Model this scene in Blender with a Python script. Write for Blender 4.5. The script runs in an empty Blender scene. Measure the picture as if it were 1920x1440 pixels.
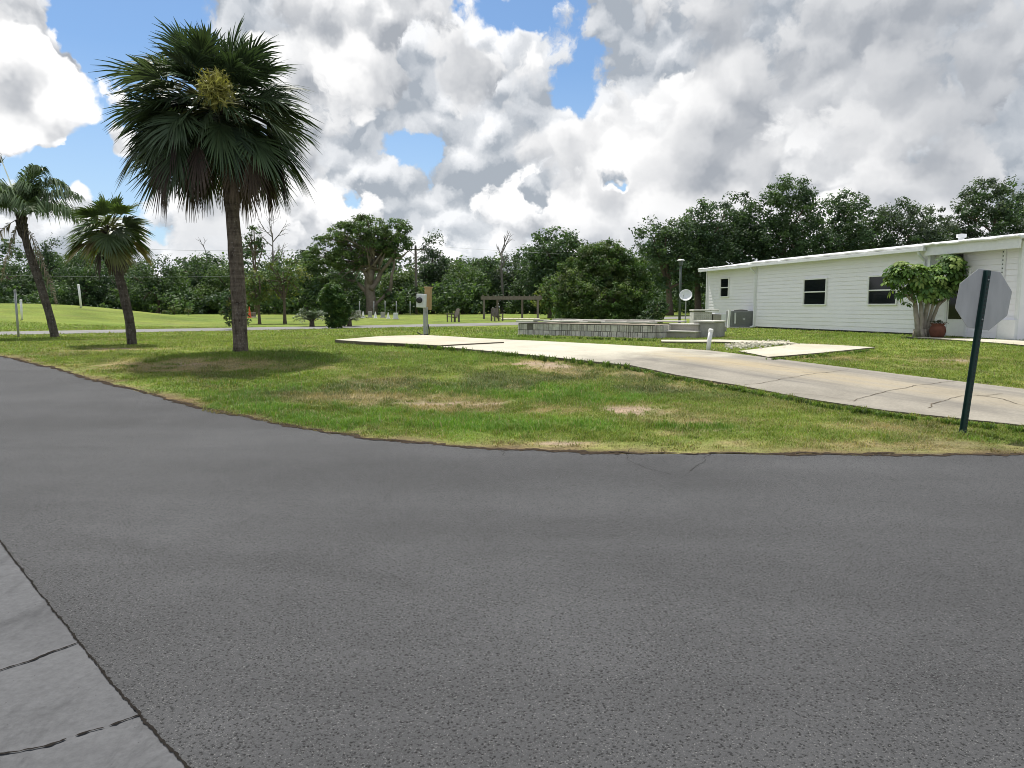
import bpy, bmesh, math, random
import numpy as np
from math import sin, cos, pi, atan2, atan, radians, sqrt, exp
from mathutils import Vector, Matrix

RS = np.random.RandomState(7)
random.seed(7)
sc = bpy.context.scene
COL = bpy.context.scene.collection

# ---------------------------------------------------------------- camera maths
F, PIT, H = 1340.0, atan(144 / 1340.0), 1.6
def ray(px, py):
    u, v = (px - 960) / F, (720 - py) / F
    return np.array([u, cos(PIT) + v * sin(PIT), -sin(PIT) + v * cos(PIT)])
def at(px, py, Y):
    d = ray(px, py); t = Y / d[1]
    return np.array([d[0] * t, Y, H + d[2] * t])
def pxm(Y):                       # metres per photo pixel at depth Y
    return Y / F

def ss(a, b, x):
    t = np.clip((np.asarray(x, float) - a) / (b - a), 0, 1)
    return t * t * (3 - 2 * t)
def G(x, y):
    x = np.asarray(x, float); y = np.asarray(y, float)
    z = 0.5 * ss(7, 20, y) + 0.15 * ss(5, 12, x) * ss(14, 24, y) + 0.3 * ss(40, 80, y)
    z = z + 1.32 * np.exp(-(((x + 35) / 10.0) ** 2) ** 1.3 - (((y - 49) / 9.0) ** 2) ** 1.2)
    return z
def gnd(px, py, off=0.0):
    d = ray(px, py); f = off if callable(off) else (lambda x, y: off)
    Y = 1.0
    prev = Y
    while Y < 400:
        p = d * (Y / d[1]); z = H + p[2]
        if z <= float(G(p[0], p[1])) + f(p[0], p[1]): break
        prev = Y; Y *= 1.01
    a, b = prev, Y
    for _ in range(30):
        m = (a + b) / 2; p = d * (m / d[1])
        if H + p[2] <= float(G(p[0], p[1])) + f(p[0], p[1]): b = m
        else: a = m
    p = d * (b / d[1])
    return np.array([p[0], p[1], float(G(p[0], p[1]))])
def on_plane(px, py, P, n):
    d = ray(px, py); o = np.array([0, 0, H])
    return o + d * (np.dot(np.asarray(P) - o, n) / np.dot(d, n))

# ---------------------------------------------------------------- numpy noise
def vnoise(x, y, seed=0):
    x = np.asarray(x, float); y = np.asarray(y, float)
    xi = np.floor(x).astype(np.int64); yi = np.floor(y).astype(np.int64)
    fx = x - xi; fy = y - yi
    fx = fx * fx * (3 - 2 * fx); fy = fy * fy * (3 - 2 * fy)
    def h(a, b):
        n = (a * 374761393 + b * 668265263 + seed * 974634777) & 0x7fffffff
        n = ((n ^ (n >> 13)) * 1274126177) & 0x7fffffff
        n = n ^ (n >> 16)
        return (n & 0xffff) / 65535.0
    return ((h(xi, yi) * (1 - fx) + h(xi + 1, yi) * fx) * (1 - fy)
            + (h(xi, yi + 1) * (1 - fx) + h(xi + 1, yi + 1) * fx) * fy)
def fbm(x, y, seed=0, o=4):
    s, a, t = 0, .5, 0
    for k in range(o):
        s = s + a * vnoise(x * 2 ** k, y * 2 ** k, seed + k * 17); t += a; a *= .5
    return s / t

# ---------------------------------------------------------------- mesh building
class MB:
    def __init__(s):
        s.v = []; s.q = []; s.t = []; s.c = []; s.n = 0; s.mq = []; s.mt = []
    def add(s, v, q=None, t=None, col=(1, 1, 1), mi=0):
        v = np.asarray(v, float).reshape(-1, 3)
        s.v.append(v)
        c = np.asarray(col, float)
        if c.ndim == 1: c = np.tile(c[:3], (len(v), 1))
        s.c.append(c)
        if q is not None and len(q):
            q = np.asarray(q, np.int64).reshape(-1, 4); s.q.append(q + s.n); s.mq.append(np.full(len(q), mi))
        if t is not None and len(t):
            t = np.asarray(t, np.int64).reshape(-1, 3); s.t.append(t + s.n); s.mt.append(np.full(len(t), mi))
        s.n += len(v)
    def mesh(s, name, mats, smooth=False):
        me = bpy.data.meshes.new(name)
        v = np.concatenate(s.v); c = np.concatenate(s.c)
        q = np.concatenate(s.q) if s.q else np.zeros((0, 4), int)
        t = np.concatenate(s.t) if s.t else np.zeros((0, 3), int)
        mi = np.concatenate(s.mq + s.mt) if (s.mq or s.mt) else np.zeros(0, int)
        nl = len(q) * 4 + len(t) * 3
        me.vertices.add(len(v)); me.vertices.foreach_set('co', v.astype(np.float32).ravel())
        me.loops.add(nl)
        me.loops.foreach_set('vertex_index', np.concatenate([q.ravel(), t.ravel()]).astype(np.int32))
        me.polygons.add(len(q) + len(t))
        st = np.concatenate([np.arange(len(q)) * 4, len(q) * 4 + np.arange(len(t)) * 3]).astype(np.int32)
        me.polygons.foreach_set('loop_start', st)
        me.polygons.foreach_set('material_index', mi.astype(np.int32))
        me.polygons.foreach_set('use_smooth', np.full(len(st), smooth))
        a = me.color_attributes.new('Col', 'FLOAT_COLOR', 'POINT')
        a.data.foreach_set('color', np.concatenate([c, np.ones((len(c), 1))], 1).astype(np.float32).ravel())
        for m in (mats if isinstance(mats, (list, tuple)) else [mats]): me.materials.append(m)
        me.update(); me.validate()
        return me
    def build(s, name, mats, parent=None, smooth=False, loc=None):
        me = s.mesh(name, mats, smooth)
        o = bpy.data.objects.new(name, me); COL.objects.link(o)
        if parent is not None: o.parent = parent
        if loc is not None: o.location = loc
        return o

CUBE_Q = [[0, 3, 2, 1], [4, 5, 6, 7], [0, 1, 5, 4], [1, 2, 6, 5], [2, 3, 7, 6], [3, 0, 4, 7]]
def box(mb, c, s, rz=0, col=(1, 1, 1), R=None, mi=0, bev=0.0):
    """box with centre c, size s; optional bevel by chamfering through an 24-vertex shape"""
    x, y, z = [k / 2 for k in s]
    if bev <= 0:
        v = np.array([[-x, -y, -z], [x, -y, -z], [x, y, -z], [-x, y, -z], [-x, -y, z], [x, -y, z], [x, y, z], [-x, y, z]])
        q, t = CUBE_Q, []
    else:
        b = min(bev, x * .9, y * .9, z * .9)
        bm = bmesh.new(); bmesh.ops.create_cube(bm, size=1)
        bmesh.ops.scale(bm, vec=s, verts=bm.verts)
        bmesh.ops.bevel(bm, geom=bm.edges[:] + bm.verts[:], offset=b, segments=2, affect='EDGES', profile=.5)
        bmesh.ops.triangulate(bm, faces=bm.faces)
        bm.verts.ensure_lookup_table()
        v = np.array([w.co[:] for w in bm.verts]); t = [[w.index for w in f.verts] for f in bm.faces]; q = []
        bm.free()
    if R is not None: v = v @ np.asarray(R).T
    if rz:
        ca, sa = cos(rz), sin(rz)
        v = v @ np.array([[ca, -sa, 0], [sa, ca, 0], [0, 0, 1]]).T
    mb.add(v + np.asarray(c, float), q, t, col, mi)
def nrm(a):
    a = np.asarray(a, float); return a / max(np.linalg.norm(a), 1e-9)
def tube(mb, pts, rad, sides=8, col=(1, 1, 1), cap=True, wob=0, mi=0):
    pts = np.asarray(pts, float); n = len(pts)
    rad = np.broadcast_to(np.asarray(rad, float), (n,))
    tan = np.gradient(pts, axis=0)
    V = []; a = None
    for i in range(n):
        t = nrm(tan[i])
        if a is None:
            a = nrm(np.cross(t, [0.31, 0.95, 0.05] if abs(t[1]) < .9 else [1, 0, 0]))
        else:
            a = nrm(a - t * np.dot(a, t))
        b = np.cross(t, a)
        th = np.arange(sides) * 2 * pi / sides
        r = rad[i] * (1 + (RS.uniform(-wob, wob, sides) if wob else 0))
        V.append(pts[i] + np.outer(np.cos(th) * r, a) + np.outer(np.sin(th) * r, b))
    V = np.concatenate(V)
    q = []
    for i in range(n - 1):
        for k in range(sides):
            k2 = (k + 1) % sides
            q.append([i * sides + k, i * sides + k2, (i + 1) * sides + k2, (i + 1) * sides + k])
    t = []
    if cap:
        V = np.concatenate([V, pts[:1], pts[-1:]])
        c0, c1 = n * sides, n * sides + 1
        for k in range(sides):
            k2 = (k + 1) % sides
            t.append([c0, k2, k]); t.append([c1, (n - 1) * sides + k, (n - 1) * sides + k2])
    mb.add(V, q, t, col, mi)
def lathe(mb, prof, c, sides=20, col=(1, 1, 1), R=None, mi=0):
    prof = np.asarray(prof, float); n = len(prof)
    th = np.arange(sides) * 2 * pi / sides
    V = np.concatenate([np.stack([r * np.cos(th), r * np.sin(th), np.full(sides, z)], 1) for r, z in prof])
    if R is not None: V = V @ np.asarray(R).T
    q = [[i * sides + k, i * sides + (k + 1) % sides, (i + 1) * sides + (k + 1) % sides, (i + 1) * sides + k]
         for i in range(n - 1) for k in range(sides)]
    mb.add(V + np.asarray(c, float), q, None, col, mi)
def bez(p0, p1, p2, n=8):
    t = np.linspace(0, 1, n)[:, None]
    return (1 - t) ** 2 * np.asarray(p0) + 2 * t * (1 - t) * np.asarray(p1) + t * t * np.asarray(p2)

def tag(o, label=None, cat=None, group=None, kind=None):
    if label: o['label'] = label
    if cat: o['category'] = cat
    if group: o['group'] = group
    if kind: o['kind'] = kind
    return o
def thing(name, label, cat, loc, rz=0, group=None):
    o = bpy.data.objects.new(name, None); COL.objects.link(o)
    o.empty_display_size = .2
    o.location = loc; o.rotation_euler = (0, 0, rz)
    return tag(o, label, cat, group)

# ---------------------------------------------------------------- materials
def lnk(nt, a, b): nt.links.new(a, b)
def nnode(nt, typ, **kw):
    n = nt.nodes.new(typ)
    for k, v in kw.items():
        if k.startswith('i_'):
            n.inputs[k[2:].replace('_', ' ')].default_value = v
        else: setattr(n, k, v)
    return n
def math_n(nt, op, a, b=None, c=None, clamp=False):
    n = nt.nodes.new('ShaderNodeMath'); n.operation = op; n.use_clamp = clamp
    for i, x in enumerate((a, b, c)):
        if x is None: continue
        if isinstance(x, (int, float)): n.inputs[i].default_value = x
        else: nt.links.new(x, n.inputs[i])
    return n.outputs[0]
def vmath(nt, op, a, b=None, s=None):
    n = nt.nodes.new('ShaderNodeVectorMath'); n.operation = op
    for i, x in enumerate((a, b)):
        if x is None: continue
        if isinstance(x, (tuple, list, np.ndarray)): n.inputs[i].default_value = tuple(float(k) for k in x)
        else: nt.links.new(x, n.inputs[i])
    if s is not None:
        if isinstance(s, (int, float)): n.inputs['Scale'].default_value = s
        else: nt.links.new(s, n.inputs['Scale'])
    return n.outputs['Value'] if op in ('DOT_PRODUCT', 'LENGTH') else n.outputs['Vector']
def mixc(nt, fac, a, b, mode='MIX'):
    n = nt.nodes.new('ShaderNodeMix'); n.data_type = 'RGBA'; n.blend_type = mode
    def put(sk, x):
        if isinstance(x, (int, float)): sk.default_value = x
        elif isinstance(x, (tuple, list)): sk.default_value = (*x[:3], 1)
        else: nt.links.new(x, sk)
    put(n.inputs[0], fac); put(n.inputs[6], a); put(n.inputs[7], b)
    return n.outputs[2]
def maprange(nt, v, a, b, c=0, d=1, smooth=False):
    n = nt.nodes.new('ShaderNodeMapRange')
    if smooth: n.interpolation_type = 'SMOOTHSTEP'
    nt.links.new(v, n.inputs[0])
    for i, x in enumerate((a, b, c, d)): n.inputs[i + 1].default_value = x
    return n.outputs[0]
def base_mat(name, rough=.8, spec=.3):
    m = bpy.data.materials.new(name); m.use_nodes = True
    nt = m.node_tree; b = nt.nodes['Principled BSDF']
    b.inputs['Roughness'].default_value = rough
    b.inputs['Specular IOR Level'].default_value = spec
    tc = nt.nodes.new('ShaderNodeTexCoord')
    return m, nt, b, tc.outputs['Object']
def noise(nt, co, scale, detail=3, rough=.55, dist=0, vscale=None):
    if vscale is not None: co = vmath(nt, 'MULTIPLY', co, vscale)
    n = nnode(nt, 'ShaderNodeTexNoise'); nt.links.new(co, n.inputs['Vector'])
    n.inputs['Scale'].default_value = scale; n.inputs['Detail'].default_value = detail
    n.inputs['Roughness'].default_value = rough; n.inputs['Distortion'].default_value = dist
    return n.outputs['Fac']
def bump(nt, b, h, strength=.3, dist=.01):
    n = nnode(nt, 'ShaderNodeBump'); n.inputs['Strength'].default_value = strength
    n.inputs['Distance'].default_value = dist
    nt.links.new(h, n.inputs['Height']); nt.links.new(n.outputs[0], b.inputs['Normal'])
def simple(name, col, rough=.7, spec=.3, var=.15, scale=6, metal=0, bmp=0, vscale=None, use_attr=False):
    m, nt, b, co = base_mat(name, rough, spec)
    b.inputs['Metallic'].default_value = metal
    f = noise(nt, co, scale, 5, .6, vscale=vscale)
    k = maprange(nt, f, .25, .75, 1 - var, 1 + var)
    c = vmath(nt, 'SCALE', tuple(col), s=k)
    if use_attr:
        at_ = nnode(nt, 'ShaderNodeAttribute', attribute_name='Col')
        c = mixc(nt, 1.0, c, at_.outputs['Color'], 'MULTIPLY')
    nt.links.new(c, b.inputs['Base Color'])
    if bmp: bump(nt, b, noise(nt, co, scale * 4, 4), bmp, .02)
    return m
def leafmat(name, transl=.3, rough=.55, spec=.3, var=.25, scale=1.2, gain=(1, 1, 1)):
    m, nt, b, co = base_mat(name, rough, spec)
    at_ = nnode(nt, 'ShaderNodeAttribute', attribute_name='Col')
    f = noise(nt, co, scale, 3)
    c = vmath(nt, 'SCALE', at_.outputs['Color'], s=maprange(nt, f, .3, .7, 1 - var, 1 + var))
    c = vmath(nt, 'MULTIPLY', c, gain)
    nt.links.new(c, b.inputs['Base Color'])
    tr = nnode(nt, 'ShaderNodeBsdfTranslucent')
    c2 = vmath(nt, 'MULTIPLY', c, (1.25, 1.35, .7)); nt.links.new(c2, tr.inputs['Color'])
    mx = nnode(nt, 'ShaderNodeMixShader'); mx.inputs[0].default_value = transl
    nt.links.new(b.outputs[0], mx.inputs[1]); nt.links.new(tr.outputs[0], mx.inputs[2])
    nt.links.new(mx.outputs[0], nt.nodes['Material Output'].inputs['Surface'])
    return m

M = {}
M['leaf'] = leafmat('leaf')
M['palm_leaf'] = leafmat('palm_leaf', .16, .45, .3)
M['dead_leaf'] = leafmat('dead_leaf', .15, .8, .1)
M['grass'] = leafmat('grass_blade', .32, .6, .2, .18, .8)
M['bark'] = simple('bark', (.13, .105, .08), .9, .1, .35, 5, bmp=.6)
M['pale_bark'] = simple('pale_bark', (.30, .27, .22), .9, .1, .3, 6, bmp=.5)
M['fig_bark'] = simple('fig_bark', (.19, .16, .13), .9, .1, .35, 3, bmp=.5)
M['dead_wood'] = simple('dead_wood', (.20, .185, .165), .9, .1, .3, 5)
M['white_vinyl'] = simple('white_vinyl', (.87, .855, .895), .5, .4, .03, 1.5)
M['white_paint'] = simple('white_paint', (.80, .80, .79), .5, .4, .05, 3)
M['white_metal'] = simple('white_metal', (.74, .75, .76), .4, .5, .06, 8)
M['glass_dark'] = simple('glass_dark', (.006, .008, .012), .06, .35, .2, .6)
M['galv'] = simple('galvanised', (.36, .37, .38), .5, .5, .12, 8, metal=.3)
M['grey_box'] = simple('grey_box', (.62, .64, .65), .5, .4, .06, 8)
M['brown_box'] = simple('brown_box', (.36, .25, .13), .7, .3, .15, 6)
M['dark'] = simple('dark', (.02, .02, .022), .5, .4, .2, 10)
M['ac'] = simple('ac_grey', (.22, .23, .235), .6, .3, .1, 8)
M['block'] = simple('block', (.56, .545, .51), .95, .1, .25, 7, bmp=.4, use_attr=True)
M['wood'] = simple('weathered_wood', (.17, .15, .13), .9, .1, .25, 9, vscale=(1, 1, .2))
M['terracotta'] = simple('terracotta', (.13, .052, .034), .8, .2, .25, 6)
M['green_post'] = simple('green_post', (.012, .04, .036), .45, .45, .15, 20)
M['sign_back'] = simple('sign_back', (.43, .44, .44), .5, .4, .16, 6, metal=.05, vscale=(1, 1, .25))
M['sign_red'] = simple('sign_red', (.45, .02, .02), .5, .4, .05, 4)
M['orange'] = simple('orange', (.7, .12, .05), .6, .3, .1, 8)
M['copper'] = simple('lamp_post_paint', (.08, .10, .09), .6, .4, .1, 5)

def curb_mat():
    m, nt, b, co = base_mat('curb_concrete', .92, .2)
    f = noise(nt, co, 1.6, 6, .65, .3); g = noise(nt, co, 34, 5, .7); p = noise(nt, co, 70, 2, .5); st = noise(nt, co, 3.5, 6, .7, .8, vscale=(1, .35, 1))
    k = math_n(nt, 'MULTIPLY', maprange(nt, f, .3, .7, .82, 1.12), maprange(nt, g, .3, .7, .84, 1.14))
    k = math_n(nt, 'MULTIPLY', k, maprange(nt, st, .52, .66, 1.0, .72))
    c = vmath(nt, 'SCALE', (.104, .106, .111), s=k)
    c = mixc(nt, maprange(nt, p, .73, .78, 0, .85), c, (.02, .02, .02))
    c = mixc(nt, maprange(nt, f, .60, .72, 0, .35), c, (.15, .145, .135))
    nt.links.new(c, b.inputs['Base Color']); bump(nt, b, g, .5, .008)
    return m
M['curb'] = curb_mat()
def palm_trunk_mat(name, lo, hi, ring):
    m, nt, b, co = base_mat(name, .95, .08)
    f = noise(nt, co, 9, 6, .65, vscale=(1.6, 1.6, .45))
    g = noise(nt, co, ring, 2, .5, vscale=(.12, .12, 1))
    s = math_n(nt, 'ADD', math_n(nt, 'MULTIPLY', f, .65), math_n(nt, 'MULTIPLY', g, .35))
    c = mixc(nt, maprange(nt, s, .36, .66), lo, hi)
    li = noise(nt, co, 26, 2, .5)
    c = mixc(nt, maprange(nt, li, .62, .72, 0, .6), c, (.34, .33, .30))
    nt.links.new(c, b.inputs['Base Color'])
    bump(nt, b, s, .9, .06)
    return m
M['palm_trunk'] = palm_trunk_mat('palm_trunk', (.05, .04, .032), (.21, .175, .14), 14)
M['palm_trunk_dark'] = palm_trunk_mat('palm_trunk_dark', (.04, .034, .028), (.14, .12, .105), 10)

def asphalt():
    m, nt, b, co = base_mat('asphalt', .82, .25)
    v = nnode(nt, 'ShaderNodeTexVoronoi'); v.inputs['Scale'].default_value = 62
    v.inputs['Randomness'].default_value = 1
    d = vmath(nt, 'ADD', co, vmath(nt, 'SCALE', nnode_out(nt, co, 30), s=.03))
    nt.links.new(d, v.inputs['Vector'])
    pits = noise(nt, co, 112, 4, .7, .5)
    fine = noise(nt, co, 260, 2, .6)
    big = noise(nt, co, .45, 4, .6)
    mid = noise(nt, co, 2.2, 4, .6)
    wear = noise(nt, co, .55, 3, .5, .5, vscale=(.22, 1.5, 1))
    h = math_n(nt, 'ADD', math_n(nt, 'MULTIPLY', pits, .8), math_n(nt, 'MULTIPLY', v.outputs['Distance'], .5))
    k = maprange(nt, h, .45, .62, .16, 1.14)
    # pits differ in depth from place to place
    k = math_n(nt, 'MULTIPLY', k, maprange(nt, fine, .3, .7, .72, 1.28))
    k = math_n(nt, 'MULTIPLY', k, maprange(nt, big, .3, .7, .82, 1.14))
    k = math_n(nt, 'MULTIPLY', k, maprange(nt, mid, .3, .7, .95, 1.05))
    k = math_n(nt, 'MULTIPLY', k, maprange(nt, wear, .32, .62, .80, 1.06))
    # darker bands where tyres turn out of the side road
    for pa, pb_, wd, amt in (((60, 1000), (980, 1130), .22, .20), ((300, 930), (1500, 1010), .3, .10), ((900, 880), (1900, 960), .45, .12), ((-100, 800), (700, 850), .5, .10)):
        a_, b_ = gnd(*pa)[:2], gnd(*pb_)[:2]; al = nrm(b_ - a_); nn = np.array([-al[1], al[0]])
        t = math_n(nt, 'SUBTRACT', vmath(nt, 'DOT_PRODUCT', co, (*nn, 0)), float(np.dot(nn, a_)))
        t = math_n(nt, 'ADD', t, math_n(nt, 'MULTIPLY', math_n(nt, 'SUBTRACT', big, .5), 1.1))
        u = math_n(nt, 'SUBTRACT', vmath(nt, 'DOT_PRODUCT', co, (*al, 0)), float(np.dot(al, (a_ + b_) / 2)))
        L_ = float(np.linalg.norm(b_ - a_)) / 2
        e = math_n(nt, 'MULTIPLY', maprange(nt, math_n(nt, 'ABSOLUTE', t), 0, wd, 1, 0, True), maprange(nt, math_n(nt, 'ABSOLUTE', u), L_ * .5, L_ * 1.2, 1, 0, True))
        k = math_n(nt, 'MULTIPLY', k, math_n(nt, 'SUBTRACT', 1.0, math_n(nt, 'MULTIPLY', math_n(nt, 'MULTIPLY', e, maprange(nt, mid, .3, .65, .3, 1)), amt)))
    c = vmath(nt, 'SCALE', (.0625, .0635, .066), s=k)
    # light stones showing through the binder
    st = noise(nt, co, 140, 1, .5)
    c = mixc(nt, maprange(nt, st, .66, .70, 0, .7), c, (.20, .20, .197))
    nt.links.new(c, b.inputs['Base Color'])
    bump(nt, b, h, .75, .012)
    return m
def nnode_out(nt, co, scale):
    n = nnode(nt, 'ShaderNodeTexNoise'); nt.links.new(co, n.inputs['Vector'])
    n.inputs['Scale'].default_value = scale
    return n.outputs['Color']
M['asphalt'] = asphalt()

def concrete(name, col, stain, stain_amt, spots=.3):
    m, nt, b, co = base_mat(name, .9, .2)
    f = noise(nt, co, 1.1, 6, .62); g = noise(nt, co, 24, 4, .65)
    s = noise(nt, co, .5, 5, .6, .4)
    k = math_n(nt, 'MULTIPLY', maprange(nt, f, .3, .7, .82, 1.12), maprange(nt, g, .3, .7, .88, 1.1))
    c = vmath(nt, 'SCALE', col, s=k)
    c = mixc(nt, maprange(nt, s, .45, .62, 0, stain_amt), c, stain)
    sp = noise(nt, co, 4.5, 5, .7)
    c = mixc(nt, maprange(nt, sp, .62, .72, 0, spots), c, (.09, .085, .07))
    nt.links.new(c, b.inputs['Base Color'])
    bump(nt, b, g, .25, .01)
    return m
M['slab'] = concrete('slab_concrete', (.50, .47, .38), (.43, .39, .28), .6)
M['drive'] = concrete('drive_concrete', (.285, .265, .225), (.33, .275, .17), .75, .45)
M['far_road'] = concrete('far_road', (.22, .215, .205), (.19, .185, .18), .5, .1)
M['cap'] = concrete('cap_concrete', (.62, .60, .55), (.5, .48, .44), .4, .5)
M['steps'] = concrete('step_concrete', (.36, .34, .30), (.22, .21, .19), .8, .6)
M['weath'] = concrete('weathered_concrete', (.36, .35, .33), (.12, .12, .115), .85, .7)
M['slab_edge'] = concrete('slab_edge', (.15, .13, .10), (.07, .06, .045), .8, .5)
def drive_blend():
    # one pour: clean cream pad, worn grey-tan drive with a rusty middle and darker tyre lanes
    m, nt, b, co = base_mat('drive_concrete', .9, .2)
    j1, j2 = gnd(1172, 682)[:2], gnd(1330, 657)[:2]; c0 = (j1 + j2) / 2
    e0, e1 = gnd(1780, 741)[:2], c0
    al = nrm(e0 - e1); ac_ = np.array([-al[1], al[0]])
    s_ = math_n(nt, 'SUBTRACT', vmath(nt, 'DOT_PRODUCT', co, (*al, 0)), float(np.dot(al, c0)))
    t_ = math_n(nt, 'SUBTRACT', vmath(nt, 'DOT_PRODUCT', co, (*ac_, 0)), float(np.dot(ac_, c0)))
    f = noise(nt, co, 1.0, 6, .62); g = noise(nt, co, 24, 4, .65); n2 = noise(nt, co, .7, 4, .6, .4)
    rot = vmath(nt, 'ADD', vmath(nt, 'SCALE', (*al, 0), s=math_n(nt, 'MULTIPLY', s_, .22)), vmath(nt, 'SCALE', (*ac_, 0), s=math_n(nt, 'MULTIPLY', t_, 2.2)))
    streak = noise(nt, rot, 1.6, 5, .6, .3)
    mixf = maprange(nt, math_n(nt, 'ADD', s_, math_n(nt, 'MULTIPLY', math_n(nt, 'SUBTRACT', n2, .5), 4.5)), -1.4, 1.2, 0, 1, True)
    clean = vmath(nt, 'SCALE', (.50, .47, .38), s=math_n(nt, 'MULTIPLY', maprange(nt, f, .3, .7, .84, 1.1), maprange(nt, g, .3, .7, .9, 1.1)))
    worn = vmath(nt, 'SCALE', (.265, .245, .205), s=math_n(nt, 'MULTIPLY', maprange(nt, f, .3, .7, .8, 1.15), maprange(nt, g, .3, .7, .85, 1.12)))
    mid = math_n(nt, 'MULTIPLY', maprange(nt, math_n(nt, 'ABSOLUTE', t_), .1, 1.0, 1, 0, True), maprange(nt, streak, .35, .6, .3, 1))
    far = maprange(nt, s_, 1.0, 9.5, 1, .1)
    worn = mixc(nt, math_n(nt, 'MULTIPLY', math_n(nt, 'MULTIPLY', mid, far), .8), worn, (.40, .32, .185))
    ln = math_n(nt, 'ABSOLUTE', math_n(nt, 'SUBTRACT', math_n(nt, 'ABSOLUTE', t_), .95))
    lane = math_n(nt, 'MULTIPLY', maprange(nt, ln, .0, .5, 1, 0, True), maprange(nt, streak, .4, .62, 0, 1))
    worn = mixc(nt, math_n(nt, 'MULTIPLY', lane, .7), worn, (.15, .14, .125))
    worn = mixc(nt, maprange(nt, streak, .56, .7, 0, .55), worn, (.17, .16, .14))
    c = mixc(nt, mixf, clean, worn)
    sp = noise(nt, co, 4.5, 5, .7)
    c = mixc(nt, maprange(nt, sp, .62, .72, 0, .35), c, (.12, .11, .09))
    nt.links.new(c, b.inputs['Base Color']); bump(nt, b, g, .25, .01)
    return m
M['drive_blend'] = drive_blend()
M['crack'] = simple('crack', (.018, .016, .014), .95, .05, .3, 30)
M['thatch'] = simple('thatch', (.045, .034, .024), .95, .05, .5, 25)
M['drive_crack'] = simple('drive_crack', (.12, .10, .075), .95, .05, .3, 30)

# ---------------------------------------------------------------- sheets that follow the ground
def inpoly(x, y, poly):
    x = np.asarray(x); y = np.asarray(y); ins = np.zeros(x.shape, bool)
    n = len(poly)
    for i in range(n):
        x1, y1 = poly[i][:2]; x2, y2 = poly[(i + 1) % n][:2]
        c = ((y1 > y) != (y2 > y)) & (x < (x2 - x1) * (y - y1) / (y2 - y1 + 1e-12) + x1)
        ins ^= c
    return ins
def sheet(name, poly, off, thick, mat, step=1.0, jag=0.0, edge_mat=None):
    f = off if callable(off) else (lambda x, y: off)
    if jag:
        out = []
        n = len(poly)
        for i in range(n):
            a, b = np.array(poly[i][:2]), np.array(poly[(i + 1) % n][:2])
            L = np.linalg.norm(b - a); k = max(1, int(L / (jag * 6)))
            for j in range(k):
                p = a + (b - a) * j / k
                if j: p = p + RS.uniform(-jag, jag, 2)
                out.append(p)
        poly = out
    bm = bmesh.new()
    vs = [bm.verts.new((p[0], p[1], 0)) for p in poly]
    bm.faces.new(vs)
    bmesh.ops.triangulate(bm, faces=bm.faces[:])
    P = np.array([p[:2] for p in poly])
    for ax in (0, 1):
        k0 = int(math.floor(P[:, ax].min() / step)) + 1; k1 = int(math.ceil(P[:, ax].max() / step))
        for k in range(k0, k1):
            co = [0, 0, 0]; no = [0, 0, 0]; co[ax] = k * step; no[ax] = 1
            bmesh.ops.bisect_plane(bm, geom=bm.verts[:] + bm.edges[:] + bm.faces[:], plane_co=co, plane_no=no)
    bmesh.ops.recalc_face_normals(bm, faces=bm.faces[:])
    for fa in bm.faces:
        if fa.normal.z < 0: fa.normal_flip()
    for v in bm.verts: v.co.z = float(G(v.co.x, v.co.y)) + f(v.co.x, v.co.y)
    if thick:
        be = [e for e in bm.edges if e.is_boundary]
        r = bmesh.ops.extrude_edge_only(bm, edges=be)
        for g in r['geom']:
            if isinstance(g, bmesh.types.BMVert): g.co.z -= thick
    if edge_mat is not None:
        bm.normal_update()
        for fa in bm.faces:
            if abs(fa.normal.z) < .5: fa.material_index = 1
    me = bpy.data.meshes.new(name); bm.to_mesh(me); bm.free(); me.materials.append(mat)
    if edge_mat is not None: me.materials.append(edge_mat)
    o = bpy.data.objects.new(name, me); COL.objects.link(o)
    return o

# asphalt edge, traced where the lawn meets the road
EDGE_PX = [(0, 668), (65, 684), (130, 700), (260, 735), (390, 770), (520, 797), (700, 825), (900, 843), (1100, 850), (1300, 853), (1600, 855), (1920, 855)]
EDGE = np.array([gnd(*p)[:2] for p in EDGE_PX])
sl = (EDGE[0, 1] - EDGE[2, 1]) / (EDGE[0, 0] - EDGE[2, 0])
xs_e = np.concatenate([[-60], EDGE[:, 0], [40]])
ys_e = np.concatenate([[EDGE[0, 1] + sl * (-60 - EDGE[0, 0])], EDGE[:, 1], [EDGE[-1, 1] + .1]])
def yb(x): return np.interp(x, xs_e, ys_e)
fine_x = np.concatenate([[-60, -30], np.arange(-16, 12, .25), [40]])
asph_poly = [(x, float(yb(x)) + (float(vnoise(x * 3, 0, 5)) - .5) * .07 + (float(vnoise(x * .9, 0, 8)) - .5) * .08) for x in fine_x] + [(40, -25), (-60, -25)]
tag(sheet('road', asph_poly, .012, .05, M['asphalt'], 1.0), kind='structure')

xe = np.arange(-16, 11, .12)
EP = [np.array([x, float(np.interp(x, [p[0] for p in asph_poly[:len(fine_x)]], [p[1] for p in asph_poly[:len(fine_x)]]))]) for x in xe]
EDGE_PTS = EP
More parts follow.
